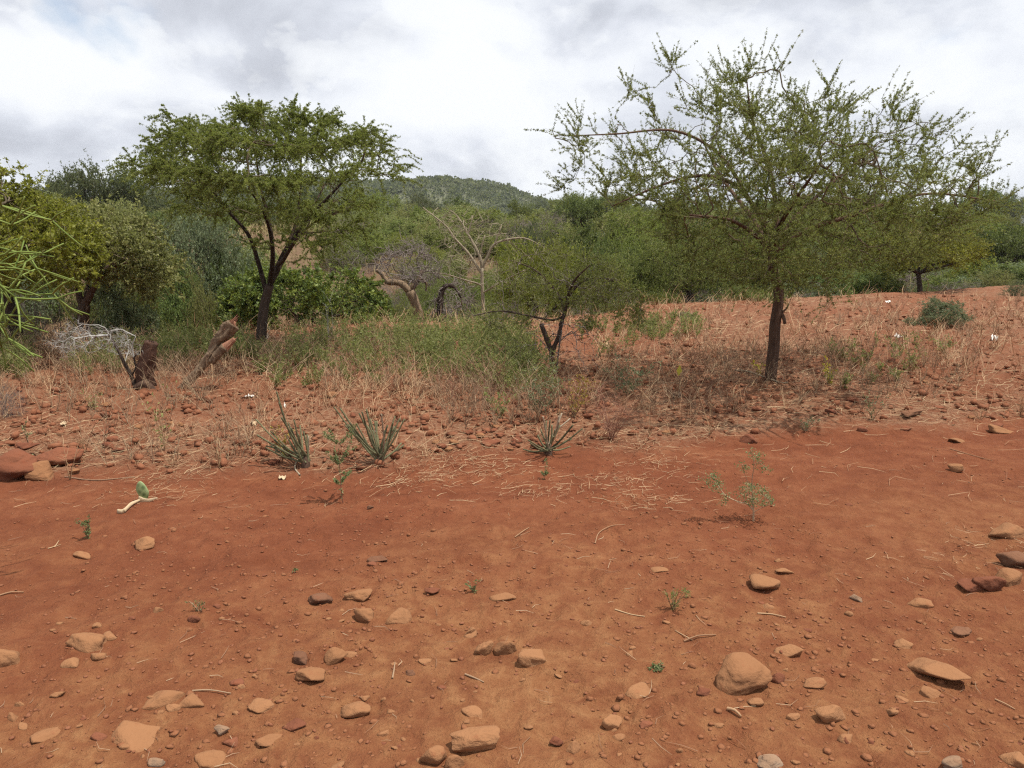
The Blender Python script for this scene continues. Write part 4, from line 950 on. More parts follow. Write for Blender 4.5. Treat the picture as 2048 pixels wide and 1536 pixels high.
l4 = MB(); rough_tube([atY(424, 724, D_ - .03), atY(438, 706, D_ - .04), atY(450, 694, D_ - .05)], 0.040, 0.042, 0.6, l4, s=18, step=0.014, fr=12); l4.build('trunk_half', M['deadwood'], rt, b_)
l5 = MB(); p0_, q0_ = atY(448, 697, D_ - .05), atY(469, 678, D_ - .05)
rough_tube([p0_, (p0_ + q0_) / 2, q0_], 0.046, 0.022, 0.35, l5, s=14, step=0.014, flat=0.45, fr=5); shards(l5, (p0_ + q0_) / 2, q0_, 0.03, 8, 0.06, 0.11, 0.010); l5.build('splintered_end', M['redwood'], rt, b_)

b_ = at(np.array(285.), np.array(775.)); D_ = b_[1]
rt = empty('tree_stump', b_, 'dark reddish tree stump leaning right among grey twigs', 'stump')
s_ = MB(); rough_tube([b_ - [0, -0.05, 0.06], atY(288, 750, D_), atY(294, 720, D_), atY(302, 684, D_)], 0.088, 0.062, 0.5, s_, s=24, step=0.014, fr=12); shards(s_, atY(300, 692, D_), atY(303, 680, D_), 0.045, 16, 0.01, 0.07, 0.014); s_.build('trunk', M['stumpwood'], rt, b_)
s_ = MB(); rough_tube([b_ + [-0.04, -0.03, 0], b_ + [0.06, -0.06, 0.05], b_ + [0.16, -0.08, -0.03]], 0.05, 0.03, 0.4, s_); s_.build('root', M['bark'], rt, b_)
b2 = at(np.array(272.), np.array(778.)); D2 = b2[1]
sk = Skel(); sk.limb([b2, atY(262, 750, D2), atY(248, 725, D2), atY(236, 700, D2), atY(222, 676, D2 + .1), atY(205, 655, D2 + .2)], 0.05, 0.022, 0.006, 'stem')
sk.limb([atY(262, 752, D2), atY(272, 735, D2), atY(268, 715, D2), atY(285, 700, D2)], 0.05, 0.012, 0.005, 'stem')
for t in crown_points([(95, 685), (120, 655), (160, 640), (200, 648), (250, 662), (285, 690), (275, 715), (225, 712), (190, 700), (130, 715)], 300, D2 + 0.1, 0.45, 50): sk.connect(t, rng.normal(size=3) + [-0.5, 0, 0], 0.06, 0.3)
sk.finish(0.0014, 0.02); rt = empty('dead_thorn_branch', b2, 'dead thorn shrub with bleached white twigs left of the stump', 'shrub'); mb_ = {}; sk.wood(mb_)
j = sk.fine_nodes(3); jj = j[rng.integers(0, len(j), 700)]; side_twigs(mb_['twig'], sk.p[jj], sk.d[jj], R(0.03, 0.10, 700), 0.8, 0, 0.0011)
mb_['stem'].build('stem', M['bark_dark'], rt, b2, smooth=True); mb_['twig'].build('twig_mass', M['white_twig'], rt, b2, kind='stuff')

# ------------------------------------------------------------------ stones
def ico(sub):
    t = (1 + 5 ** 0.5) / 2
    v = np.array([[-1, t, 0], [1, t, 0], [-1, -t, 0], [1, -t, 0], [0, -1, t], [0, 1, t], [0, -1, -t], [0, 1, -t], [t, 0, -1], [t, 0, 1], [-t, 0, -1], [-t, 0, 1]], float)
    f = np.array([[0, 11, 5], [0, 5, 1], [0, 1, 7], [0, 7, 10], [0, 10, 11], [1, 5, 9], [5, 11, 4], [11, 10, 2], [10, 7, 6], [7, 1, 8], [3, 9, 4], [3, 4, 2], [3, 2, 6], [3, 6, 8], [3, 8, 9], [4, 9, 5], [2, 4, 11], [6, 2, 10], [8, 6, 7], [9, 8, 1]])
    v = norm(v)
    for _ in range(sub):
        mids = {}; nf = []; vl = list(v)
        def mid(a, b):
            k = (min(a, b), max(a, b))
            if k not in mids: mids[k] = len(vl); m = vl[a] + vl[b]; vl.append(m / np.linalg.norm(m))
            return mids[k]
        for a, b, c in f:
            ab, bc, ca = mid(a, b), mid(b, c), mid(c, a); nf += [[a, ab, ca], [b, bc, ab], [c, ca, bc], [ab, bc, ca]]
        v = np.array(vl); f = np.array(nf)
    return v, f
ICO = {k: ico(k) for k in (0, 1, 2, 3, 4)}
def rock_shape(sub, facets, soft, amp):
    v, f = ICO[sub]
    n_ = norm(rng.normal(size=(facets, 3))); d_ = R(0.62, 1.0, facets)
    c = v @ n_.T; r = np.where(c > 0.05, d_[None] / np.maximum(c, 0.05), 9.0)
    r = -np.log(np.exp(-soft * np.minimum(r, 2.2)).sum(1)) / soft
    r = np.clip(r, 0.4, 1.5)
    s = int(R(0, 900)); r = r * (1 + amp * 0.8 * (fbm(v[:, 0], v[:, 1], 1.8, 4, s) + fbm(v[:, 1], v[:, 2], 1.8, 4, s + 40) + fbm(v[:, 2], v[:, 0], 1.8, 4, s + 80)))
    p = v * r[:, None]; lo, hi = p.min(0), p.max(0)
    return (p - (lo + hi) / 2) / (hi - lo), f
def stone(cx, cy, w_, h_, label, m='tan_rock', sub=3, facets=None, group=None, bury=0.34, tilt=0.15, flat=None, rot=None, name='stone', zoff=0.0, soft=None):
    p = at(np.array(float(cx)), np.array(float(cy + h_ * 0.30))); dist = np.linalg.norm(p - [0, 0, CAMZ])
    W = w_ * dist / F; sa = CAMZ / dist; ca = math.sqrt(1 - sa * sa)
    dep = W * R(0.62, 0.85); hv = (h_ * dist / F - dep * sa * 0.75) / ca
    hz = float(np.clip(hv * 0.82, 0.12 * W, 0.56 * W)) if flat is None else flat * W
    b_ = MB(); v, f = rock_shape(sub, facets or rng.integers(11, 22), soft or R(8, 18), R(0.05, 0.14)); tot = hz / (1 - bury)
    b_.add(v * [W, dep, tot], tris=f, rnd=R(0, 1))
    o = b_.build(name, M[m], loc=(p[0], p[1] + dep * 0.15, p[2] + tot * (0.5 - bury) + zoff), smooth=True)
    o.rotation_euler = (R(-tilt, tilt), R(-tilt, tilt), R(-0.35, 0.35) if rot is None else rot)
    return tag(o, label, 'stone', group)
STONES = [
 (1485, 1358, 104, 62, 'largest smooth tan boulder with muddy front edge, right foreground', 'tan_rock', dict(sub=4, facets=24, soft=8, rot=0.12, bury=0.14, flat=0.46, tilt=0.08)),
 (1878, 1338, 102, 52, 'long tan stone half buried near the right side, sloping right', 'tan_rock', dict(sub=4, rot=-0.45)),
 (1063, 1314, 52, 38, 'blocky rounded tan stone in the middle of the dirt foreground', 'tan_rock', {}),
 (1533, 1168, 56, 38, 'brown stone casting dark shadow alone on the dirt right of centre', 'tan_rock', dict(bury=0.2)),
 (950, 1478, 92, 58, 'broad broken flat tan stone near the bottom centre', 'tan_rock', dict(sub=4)),
 (265, 1472, 106, 54, 'largest flat pale tan stone at the lower left', 'tan_rock', dict(sub=4, bury=0.6)),
 (620, 1350, 54, 36, 'flat topped tan stone left of bottom centre', 'tan_rock', dict(bury=0.2)),
 (640, 1197, 46, 30, 'dark red brown stone lump with broken left face', 'dark_rock', dict(bury=0.2)),
 (715, 1187, 52, 28, 'squarish tan stone just right of the dark broken lump', 'tan_rock', {}),
 (730, 1228, 42, 40, 'upright tan stone below the squarish stone', 'tan_rock', {}),
 (798, 1231, 50, 32, 'sloping tan slab half buried right of the upright stone', 'tan_rock', dict(bury=0.5)),
 (672, 1313, 44, 38, 'pale angular tan stone behind the flat topped stone', 'tan_rock', {}),
 (600, 1318, 32, 25, 'dark grey brown stone behind the flat topped stone', 'dark_rock', dict(bury=0.2)),
 (173, 1281, 66, 36, 'rounded buried stone at far left of the foreground', 'tan_rock', dict(bury=0.5)),
 (12, 1312, 60, 42, 'flat buried stone cut off by the left edge', 'tan_rock', dict(bury=0.6)),
 (325, 1395, 68, 32, 'long pale buried stone above the largest flat left stone', 'tan_rock', dict(bury=0.5)),
 (385, 1402, 50, 26, 'low dome shaped stone right of the long pale buried stone', 'tan_rock', dict(bury=0.6)),
 (710, 1418, 60, 38, 'grey topped rough stone near bottom centre left', 'tan_rock', dict(bury=0.45)),
 (520, 1411, 48, 25, 'flat broken tan stone with straight front edge', 'tan_rock', dict(bury=0.5)),
 (588, 1447, 44, 23, 'smooth egg shaped red tan stone near the bottom', 'red_rock', {}),
 (443, 1460, 28, 28, 'pale grey chipped stone at the lower left', 'pale_rock', dict(bury=0.15)),
 (90, 1470, 50, 22, 'pale flat stone by the lower left corner', 'tan_rock', dict(bury=0.5)),
 (540, 1477, 52, 22, 'wedge of tan stone level with the soil, lower left centre', 'tan_rock', dict(bury=0.55)),
 (425, 1517, 64, 32, 'rough tan slab on the bottom edge left of centre', 'tan_rock', dict(bury=0.5)),
 (310, 1523, 30, 20, 'pale grey pebble stone on the bottom edge', 'pale_rock', {}),
 (866, 1512, 50, 44, 'smooth upright tan stone on the bottom edge, left of a pair', 'tan_rock', {}),
 (908, 1520, 36, 40, 'cracked tan stone on the bottom edge, right of a pair', 'tan_rock', {}),
 (1225, 1442, 42, 32, 'round tan stone near the bottom right of centre', 'tan_rock', dict(facets=22)),
 (1112, 1482, 26, 30, 'small speckled pinkish upright stone near bottom', 'red_rock', dict(bury=0.15)),
 (1147, 1497, 28, 24, 'small round tan stone right of the speckled stone', 'tan_rock', {}),
 (1291, 1447, 26, 15, 'thin dark red stone chip right of the round stone', 'red_rock', dict(bury=0.2)),
 (1665, 1430, 56, 40, 'cracked tan stone below right of the largest boulder', 'tan_rock', dict(bury=0.45)),
 (1630, 1367, 44, 22, 'oval tan stone right of the largest boulder', 'tan_rock', dict(bury=0.25)),
 (1577, 1301, 50, 22, 'flat grey tan stone above right of the largest boulder', 'tan_rock', dict(bury=0.5)),
 (1556, 1356, 27, 26, 'round cobble touching the right side of the largest boulder', 'red_rock', dict(facets=22)),
 (1512, 1404, 30, 20, 'small round cobble in front of the largest boulder', 'tan_rock', dict(facets=22, bury=0.2)),
 (1408, 1383, 24, 18, 'small brown cobble left of the largest boulder', 'red_rock', {}),
 (1276, 1380, 54, 26, 'low tan stone with smaller ones in front, left of the largest boulder', 'tan_rock', dict(bury=0.45)),
 (1012, 1290, 48, 46, 'rough crusted stone just left of the blocky rounded stone', 'tan_rock', dict(bury=0.45)),
 (968, 1295, 40, 40, 'rough crusted stone furthest left in the middle cluster', 'tan_rock', dict(bury=0.5)),
 (285, 1091, 40, 27, 'pale cone shaped stone alone on smooth dirt at left', 'tan_rock', dict(bury=0.1, facets=8)),
 (163, 1109, 38, 15, 'flat stone with twigs on it, left of the cone shaped stone', 'tan_rock', dict(bury=0.4)),
 (755, 1117, 40, 12, 'thin dark flat stone on smooth dirt left of centre', 'dark_rock', dict(bury=0.2)),
 (744, 1128, 20, 9, 'small reddish chip in front of the thin dark flat stone', 'red_rock', {}),
 (864, 1182, 30, 19, 'small red brown square stone near the tiny green sprout', 'red_rock', dict(bury=0.2)),
 (2018, 1062, 64, 30, 'tan boulder cut by right edge, uppermost of the right hand stones', 'tan_rock', {}),
 (2030, 1123, 48, 36, 'dark boulder at the right edge on top of its little heap', 'dark_rock', dict(bury=0.2)),
 (1944, 1170, 42, 22, 'small smooth stone leftmost in the right edge heap', 'red_rock', {}),
 (1978, 1168, 46, 36, 'leaning brown stone in the middle of the right edge heap', 'red_rock', {}),
 (2020, 1156, 44, 32, 'tan stone at the bottom of the right edge heap', 'tan_rock', {}),
 (1842, 1205, 42, 20, 'low tan slab below the right edge heap', 'tan_rock', dict(bury=0.5)),
 (1570, 1139, 34, 14, 'low tan stone behind the shadowed brown stone', 'tan_rock', dict(bury=0.5)),
 (1320, 1137, 36, 15, 'low dome of stone in smooth dirt right of centre', 'tan_rock', dict(bury=0.6)),
 (1925, 1262, 36, 17, 'dark earth covered stone on the right road side', 'dark_rock', {}),
 (1808, 1287, 34, 18, 'pale flat stone above the long half buried stone', 'tan_rock', dict(bury=0.5)),
 (1712, 1197, 22, 16, 'whitish jagged little stone right of the shadowed brown stone', 'pale_rock', {}),
 (1865, 1386, 38, 20, 'flat tan stone below the long half buried stone', 'tan_rock', dict(bury=0.5)),
 (1005, 1192, 54, 18, 'long pale stone flush with soil in the middle', 'tan_rock', dict(bury=0.6)),
 (940, 1263, 28, 22, 'small tan stone above the crusted cluster', 'tan_rock', {}),
 (945, 1423, 44, 22, 'smooth flat tan stone above the broad broken stone', 'tan_rock', dict(bury=0.5)),
 (1540, 1521, 46, 30, 'pale speckled stone on the bottom edge right of centre', 'pale_rock', {}),
 (1905, 1527, 38, 26, 'pale grey stone on the bottom edge at right', 'pale_rock', {}),
 (2032, 1521, 36, 28, 'tan stone in the bottom right corner', 'tan_rock', {}),
 (1912, 937, 24, 18, 'tan cobble alone on smooth dirt near the right edge', 'tan_rock', dict(bury=0.2)),
 (1497, 878, 36, 24, 'dark red angular stone at the field edge above the bushy seedling', 'red_rock', dict(bury=0.15)),
 (1914, 880, 32, 13, 'low tan stone on the field edge at right', 'tan_rock', {}),
 (2008, 860, 44, 17, 'flat pale tan stone at field edge by the right side', 'tan_rock', {}),
 (1828, 828, 40, 18, 'flat topped dark stone at the field edge below the open field bush', 'dark_rock', dict(bury=0.15)),
 (982, 884, 40, 17, 'dark red brick like stone behind the rightmost cut cactus', 'red_rock', dict(bury=0.1)),
 (821, 1345, 20, 14, 'dark round pebble on top of another near the middle', 'dark_rock', {}),
 (741, 1014, 13, 13, 'small dark purplish pebble on smooth dirt below the slender seedling', 'dark_rock', dict(bury=0.1)),
 (1355, 790, 27, 17, 'whitish rock in the shade below the right acacia', 'pale_rock', dict(bury=0.15)),
 (12, 934, 96, 62, 'big dark red boulder at left edge, the largest of its pile', 'red_rock', dict(sub=4, bury=0.2)),
 (112, 912, 92, 46, 'dark red boulder at the back of the left edge pile', 'red_rock', dict(sub=4, bury=0.2)),
 (78, 948, 50, 38, 'smooth tan rock at the front of the left edge pile', 'tan_rock', dict(sub=4, bury=0.12)),
 (55, 908, 40, 18, 'wedge shaped red stone lying on top of the left edge pile', 'red_rock', dict(bury=0.1, zoff=0.05)),
 (94, 920, 26, 18, 'small brown stone wedged in the middle of the left edge pile', 'red_rock', dict(bury=0.1)),
 (148, 944, 18, 14, 'small pale stone with white spot right of the left edge pile', 'tan_rock', dict(bury=0.1)),
]
for s_ in STONES: stone(*s_[:5], m=s_[5], **s_[6])
# more stones of the road and the field: alike within their patch
def scatter(n, poly, wlo, whi, label, group, mats, aspect=(0.42, 0.7), facets=None, bury=(0.2, 0.5), sub=2):
    p = np.array(poly, float); k = 0
    while k < n:
        x, y = R(p[:, 0].min(), p[:, 0].max()), R(p[:, 1].min(), p[:, 1].max())
        if not in_poly(np.array([x]), np.array([y]), poly)[0]: continue
        w_ = wlo + (whi - wlo) * R(0, 1) ** 2.2
        stone(x, y, w_, w_ * R(*aspect), label, mats[rng.integers(0, len(mats))], sub, facets, group, bury=R(*bury), tilt=0.3, name='stone'); k += 1
TT = ['tan_rock', 'tan_rock', 'tan_rock', 'red_rock']; RR = ['red_rock', 'red_rock', 'tan_rock', 'red_rock']
scatter(30, [(0, 1230), (560, 1200), (560, 1536), (0, 1536)], 11, 30, 'small stone embedded in the road dirt at lower left', 'small stones of the road, lower left', TT, bury=(0.3, 0.72))
scatter(34, [(560, 1210), (1150, 1230), (1150, 1536), (560, 1536)], 11, 30, 'small stone embedded in the road dirt at bottom centre', 'small stones of the road, bottom centre', TT, bury=(0.3, 0.72))
scatter(34, [(1150, 1200), (2048, 1150), (2048, 1536), (1150, 1536)], 11, 30, 'small stone embedded in the road dirt at lower right', 'small stones of the road, lower right', TT, bury=(0.3, 0.72))
scatter(10, [(0, 1020), (2048, 980), (2048, 1150), (0, 1200)], 8, 15, 'pebble lying loose on the smooth red dirt strip', 'pebbles on the smooth dirt strip', RR)
scatter(30, [(780, 800), (1180, 820), (1180, 900), (840, 900)], 14, 30, 'dark red rubble stone in the patch behind the cut cactus clumps', 'rubble behind the cactus clumps', RR, (0.45, 0.75), bury=(0.1, 0.35))
scatter(24, [(1300, 800), (2048, 760), (2048, 850), (1500, 880), (1250, 880)], 12, 28, 'reddish stone along the field edge under the right acacia', 'stones along the right field edge', RR, (0.4, 0.7), bury=(0.15, 0.4))
scatter(18, [(150, 800), (780, 770), (700, 900), (150, 930)], 11, 24, 'reddish stone among straw in the left half of the field', 'stones in the left field', RR, (0.4, 0.7), bury=(0.15, 0.4))
scatter(16, [(1250, 640), (2048, 620), (2048, 760), (1300, 790)], 9, 18, 'small reddish stone strewn over the open field at right', 'stones over the right field', RR, (0.4, 0.7), bury=(0.1, 0.4))

scatter(22, [(150, 860), (620, 850), (900, 880), (900, 930), (500, 930), (160, 930)], 12, 26, 'reddish stone at the field edge around the cut cactus clumps', 'stones at the left field edge', RR, (0.4, 0.7), bury=(0.15, 0.45))
# gravel and clods too small to count
def polar(n, r0, r1, amax=48, pw=1.0):
    a = np.radians(R(-amax, amax, n)); r = np.exp(R(math.log(r0), math.log(r1), n)) if pw == 1 else r0 + (r1 - r0) * R(0, 1, n) ** pw
    return r * np.sin(a), r * np.cos(a)
def pebbles(name, x, y, s, m, sub=0, flat=(0.5, 0.9), sink=0.25):
    v, f = ICO[sub]; n_ = len(x); k = len(v)
    jit = v[None] * (1 + R(-0.42, 0.36, (n_, k, 1))); sc = np.stack([s * R(0.7, 1.3, n_), s * R(0.7, 1.3, n_), s * R(*flat, n_)], 1)
    a = R(0, 6.28, n_); jit = jit * sc[:, None]
    X_ = jit[..., 0] * np.cos(a)[:, None] - jit[..., 1] * np.sin(a)[:, None]; Y_ = jit[..., 0] * np.sin(a)[:, None] + jit[..., 1] * np.cos(a)[:, None]
    z = H(x, y) + sc[:, 2] * (1 - 2 * sink)
    P = np.stack([X_ + x[:, None], Y_ + y[:, None], jit[..., 2] + z[:, None]], -1)
    mb = MB(); mb.add(P, tris=(f[None] + (np.arange(n_) * k)[:, None, None]), rnd=np.repeat(R(0, 1, n_), k)); return mb.build(name, M[m], kind='stuff')
x, y = polar(13000, 1.7, 4.8); c = fbm(x, y, 1.2, 3, 91); k = c + R(-0.4, 0.4, len(x)) > 0.0; x, y = x[k], y[k]
pebbles('gravel', x, y, 0.0020 + 0.013 * R(0, 1, len(x)) ** 5, 'gravel', 0, (0.25, 0.75), 0.40)
x, y = polar(15000, 1.7, 6.2); k = fbm(x, y, 0.9, 3, 93) + R(-0.5, 0.5, len(x)) > -0.12; x, y = x[k], y[k]; pebbles('earth_crumbs', x, y, 0.0018 + 0.008 * R(0, 1, len(x)) ** 3, 'clod', 0, (0.35, 0.8), 0.35)
x, y = polar(12000, 4.7, 20); k = (field_mask(x, y) > 0.4) & (y < edge(x) + 0.5) & (fbm(x, y, 0.9, 3, 95) + R(-0.6, 0.6, len(x)) > 0.0); x, y = x[k], y[k]
pebbles('field_rubble', x, y, 0.010 + 0.034 * R(0, 1, len(x)) ** 3, 'clod')
x, y = polar(3400, 4.8, 8.5); d_ = y - np.interp(x, ROAD_X, ROAD_Y); k = (d_ > 0.1) & (d_ < 1.9) & (fbm(x, y, 1.3, 3, 97) + R(-0.5, 0.5, len(x)) > 0.0); x, y = x[k], y[k]
pebbles('edge_rubble', x, y, 0.010 + 0.035 * R(0, 1, len(x)) ** 2.6, 'clod', 0, (0.35, 0.85), 0.3)

# ------------------------------------------------------------------ dry grass, straw, weeds that nobody could count
def blades(mb, x, y, L, W, lift, rise, rnd, curl=0.5):
    """curved ribbons of three segments; lift: start height, rise: upward slope"""
    n_ = len(x); a = R(0, 6.28, n_); d = np.stack([np.cos(a), np.sin(a)], 1); b2 = a + R(-curl, curl, n_) * 2; d2 = np.stack([np.cos(b2), np.sin(b2)], 1)
    p0 = np.stack([x, y], 1); p1 = p0 + d * L[:, None] * 0.5; p2 = p1 + d2 * L[:, None] * 0.5
    z0 = H(x, y) + lift; z1 = np.maximum(H(p1[:, 0], p1[:, 1]) + lift, z0 + rise * L * 0.55); z2 = np.maximum(H(p2[:, 0], p2[:, 1]) + lift * 0.5, z1 + rise * L * 0.35)
    sd = np.stack([-d[:, 1], d[:, 0]], 1) * W[:, None] * 0.5
    up = R(0, 1, n_)[:, None] * W[:, None] * 0.5
    def v3(p, z): return np.concatenate([p, z[:, None]], 1)
    s3 = np.concatenate([sd, up], 1)
    V = np.stack([v3(p0, z0) + s3, v3(p0, z0) - s3, v3(p1, z1) + s3, v3(p1, z1) - s3, v3(p2, z2) + s3 * 0.4, v3(p2, z2) - s3 * 0.4], 1)
    base = np.arange(n_)[:, None] * 6; q = np.stack([base + [0, 1, 3, 2], base + [2, 3, 5, 4]], 1)
    mb.add(V, quads=q, rnd=np.repeat(rnd, 6))
def pxy(x, y):
    """bearing pixel column of a ground point"""
    return 1024 + F * x / (y * math.cos(PITCH) + (CAMZ) * math.sin(PITCH))
lit = MB()
x, y = polar(60000, 4.3, 19); fmk = field_mask(x, y); cl = fbm(x, y, 1.1, 3, 101)
ry = np.interp(x, ROAD_X, ROAD_Y); near = np.exp(-((y - ry - 0.25) / 0.55) ** 2)
pr = np.clip(fmk * (0.42 + 1.1 * cl + 0.45 * near), 0, 1) + 0.05 * (1 - fmk) * (y > 4.2)
k = (R(0, 1, len(x)) < pr) & (y < edge(x) + 1.0); x, y = x[k], y[k]; n_ = len(x)
blades(lit, x, y, R(0.04, 0.20, n_), R(0.0014, 0.0030, n_) * np.clip(y / 6, 0.8, 2.2), R(0.002, 0.014, n_), R(0, 0.15, n_), R(0, 1, n_))
for bx, by, nn in ((870, 948, 260), (1005, 940, 200), (820, 968, 120), (1320, 925, 160), (1240, 960, 150), (300, 990, 160), (950, 920, 160), (860, 905, 220), (1290, 1000, 200), (1080, 985, 160), (1990, 1090, 90), (1890, 1130, 60), (330, 955, 160)):
    c = at(np.array(float(bx)), np.array(float(by))); x = c[0] + rng.normal(size=nn) * 0.16; y = c[1] + rng.normal(size=nn) * 0.10
    k = slice(0, int(nn * 0.7)); x = x[k]; y = y[k]; nn = len(x)
    blades(lit, x, y, R(0.02, 0.11, nn), R(0.0012, 0.0024, nn), R(0.002, 0.012, nn), R(0, 0.15, nn), R(0.2, 0.9, nn))
o = lit.build('straw_litter', M['straw'], kind='stuff'); o['label'] = 'loose straw and dry grass blades strewn over the field'
tw_ = MB(); x, y = polar(520, 1.9, 6.2); n_ = len(x); blades(tw_, x, y, R(0.02, 0.10, n_), R(0.0010, 0.0022, n_), R(0.002, 0.008, n_), R(0, 0.08, n_), R(0, 0.9, n_)); tw_.build('dry_stalk_litter', M['dry_stem'], kind='stuff')
dg = MB(); x, y = polar(26000, 5, 20); cl = fbm(x, y, 0.7, 3, 111); fmk = field_mask(x, y)
ry = np.interp(x, ROAD_X, ROAD_Y); lo = 0.25 + 0.75 * sstep(0.7, 2.2, y - ry)
k = (R(0, 1, len(x)) < np.clip(fmk * lo * (0.22 + 0.9 * cl), 0, 1)) & (y < edge(x) + 1.5); x, y = x[k], y[k]; n_ = len(x)
blades(dg, x, y, R(0.10, 0.32, n_), R(0.002, 0.004, n_) * np.clip(y / 6, 0.8, 2.2), np.zeros(n_), R(0.5, 1.6, n_), R(0, 0.9, n_)); dg.build('dry_grass', M['straw'], kind='stuff')
c0, c1 = polar(2600, 5, 19); k = (field_mask(c0, c1) > 0.5) & (c1 < edge(c0) + 1) & (fbm(c0, c1, 0.6, 3, 117) + R(-0.5, 0.5, len(c0)) > 0); k &= R(0, 1, len(c0)) < 0.2 + 0.8 * sstep(0.7, 2.2, c1 - np.interp(c0, ROAD_X, ROAD_Y)); c0, c1 = c0[k], c1[k]
x = np.repeat(c0, 16) + rng.normal(size=len(c0) * 16) * 0.022; y = np.repeat(c1, 16) + rng.normal(size=len(c0) * 16) * 0.022; n_ = len(x); hh = np.repeat(R(0.6, 1.3, len(c0)), 16)
tf = MB(); blades(tf, x, y, R(0.07, 0.20, n_) * hh, R(0.0015, 0.003, n_) * np.clip(y / 6, 0.8, 2.2), np.zeros(n_), R(0.35, 1.8, n_), np.clip(np.repeat(R(0, 0.8, len(c0)), 16) + R(0, 0.25, n_), 0, 1)); tf.build('dry_grass_tufts', M['straw'], kind='stuff')
fg = MB(); x, y = polar(60000, 16, 75, 50); d_ = y - edge(x); k = (d_ > 2) & (R(0, 1, len(x)) < np.clip(0.75 + 0.9 * fbm(x, y, 0.25, 3, 121), 0, 1)); x, y = x[k], y[k]; n_ = len(x)
blades(fg, x, y, R(0.15, 0.42, n_) * np.clip(y / 25, 1, 1.6), R(0.006, 0.014, n_) * np.clip(y / 25, 0.8, 2.5), np.zeros(n_), R(0.6, 1.8, n_), R(0, 1, n_)); fg.build('far_bank_grass', M['grass_far'], kind='stuff')

def stems(mb, base, n_, Hh, spread, r, k=4, curve=0.15):
    """n stems per base; returns the polylines"""
    m_ = len(base) * n_; b0 = np.repeat(base, n_, 0); a = R(0, 6.28, m_); sp = spread * np.sqrt(R(0, 1, m_)); hh = np.repeat(Hh, n_) * R(0.55, 1.1, m_)
    d = np.stack([np.cos(a) * sp, np.sin(a) * sp, np.ones(m_)], 1); bend = rng.normal(size=(m_, 3)) * curve; bend[:, 2] *= 0.2
    u = np.linspace(0, 1, k)[None, :, None]
    P = b0[:, None] + (d[:, None] * u + bend[:, None] * u ** 2) * hh[:, None, None]
    tubes(mb, P, np.broadcast_to(np.linspace(1, 0.4, k) * r, (m_, k)), 3, R(0, 1, m_)); return P
def sample_px(poly, n_, dens=None):
    """ground points inside a patch outlined on the ground"""
    pts = at(np.array([p[0] for p in poly], float), np.array([p[1] for p in poly], float))[:, :2]; pl = [tuple(p) for p in pts]
    out_ = []; tot = 0
    while tot < n_:
        x = R(pts[:, 0].min(), pts[:, 0].max(), 4 * n_); y = R(pts[:, 1].min(), pts[:, 1].max(), 4 * n_); k = in_poly(x, y, pl); k &= fbm(x, y, 1.0, 3, 131) + R(-0.7, 0.7, len(x)) > -0.1
        out_.append(np.stack([x[k], y[k]], 1)); tot += k.sum()
    q = np.concatenate(out_)[:n_]; return np.concatenate([q, H(q[:, 0], q[:, 1])[:, None]], 1)
def side4(P):
    if P.shape[1] == 4: return P
    return P[:, :4]
hs, hl = MB(), MB()
for poly, n_, h0, h1_ in (([(790, 676), (960, 664), (1060, 690), (1090, 770), (1120, 810), (1000, 800), (880, 760), (800, 720)], 360, 0.14, 0.40), ([(320, 690), (480, 680), (500, 720), (330, 740)], 150, 0.12, 0.28), ([(120, 700), (330, 690), (330, 740), (150, 760)], 60, 0.12, 0.28), ([(500, 700), (900, 700), (900, 770), (520, 780)], 110, 0.06, 0.17), ([(1650, 700), (1900, 690), (1900, 760), (1650, 770)], 20, 0.06, 0.15),
                          ([(560, 680), (800, 670), (820, 740), (600, 760)], 110, 0.12, 0.34), ([(1150, 660), (1400, 640), (1420, 680), (1180, 720)], 70, 0.10, 0.25), ([(0, 700), (60, 700), (60, 760), (0, 760)], 60, 0.1, 0.25)):
    b0 = sample_px(poly, n_); P = stems(hs, b0, 4, R(h0, h1_, n_), 0.45, 0.0022); 
    jj = rng.integers(0, len(P), len(P) * 2); k2 = rng.integers(1, 4, len(jj)); T_ = side_twigs(hs, P[jj, k2], norm(P[jj, k2] - P[jj, k2 - 1]), R(0.05, 0.14, len(jj)), 0.6, 0.2, 0.0014)
    leaf_twigs(hl, np.concatenate([P[:, :4], T_]), 9, 1, 0.030, 0.013, 1.0)
rt = hs.build('herb_stem', M['green_stem'], kind='stuff'); ro = hl.build('green_herbs', M['herb'], kind='stuff'); rt.parent = ro
ro['label'] = 'mass of thin stemmed green herbs in the middle of the field'
dw = MB()
for poly, n_, h0, h1_, ns in (([(0, 700), (300, 690), (480, 760), (380, 830), (0, 860)], 230, 0.12, 0.34, 4), ([(480, 700), (800, 690), (900, 800), (600, 790)], 200, 0.10, 0.32, 4), ([(850, 760), (1150, 780), (1180, 850), (900, 860)], 90, 0.14, 0.36, 4),
                              ([(1180, 720), (1540, 700), (1980, 700), (1900, 800), (1250, 850)], 240, 0.08, 0.26, 4), ([(1200, 640), (2040, 600), (2040, 680), (1250, 720)], 200, 0.08, 0.22, 4), ([(200, 830), (520, 810), (520, 920), (200, 930)], 45, 0.10, 0.30, 3)):
    b0 = sample_px(poly, n_); P = stems(dw, b0, ns, R(h0, h1_, n_), 0.5, 0.0022, 4, 0.2)
    jj = rng.integers(0, len(P), len(P) * 3); k2 = rng.integers(1, 4, len(jj)); side_twigs(dw, P[jj, k2], norm(P[jj, k2] - P[jj, k2 - 1]), R(0.04, 0.14, len(jj)), 0.55, 0.25, 0.0014)
o = dw.build('dry_weeds', M['dry_stem'], kind='stuff'); o['label'] = 'mass of dry brown leafless weeds over the field'

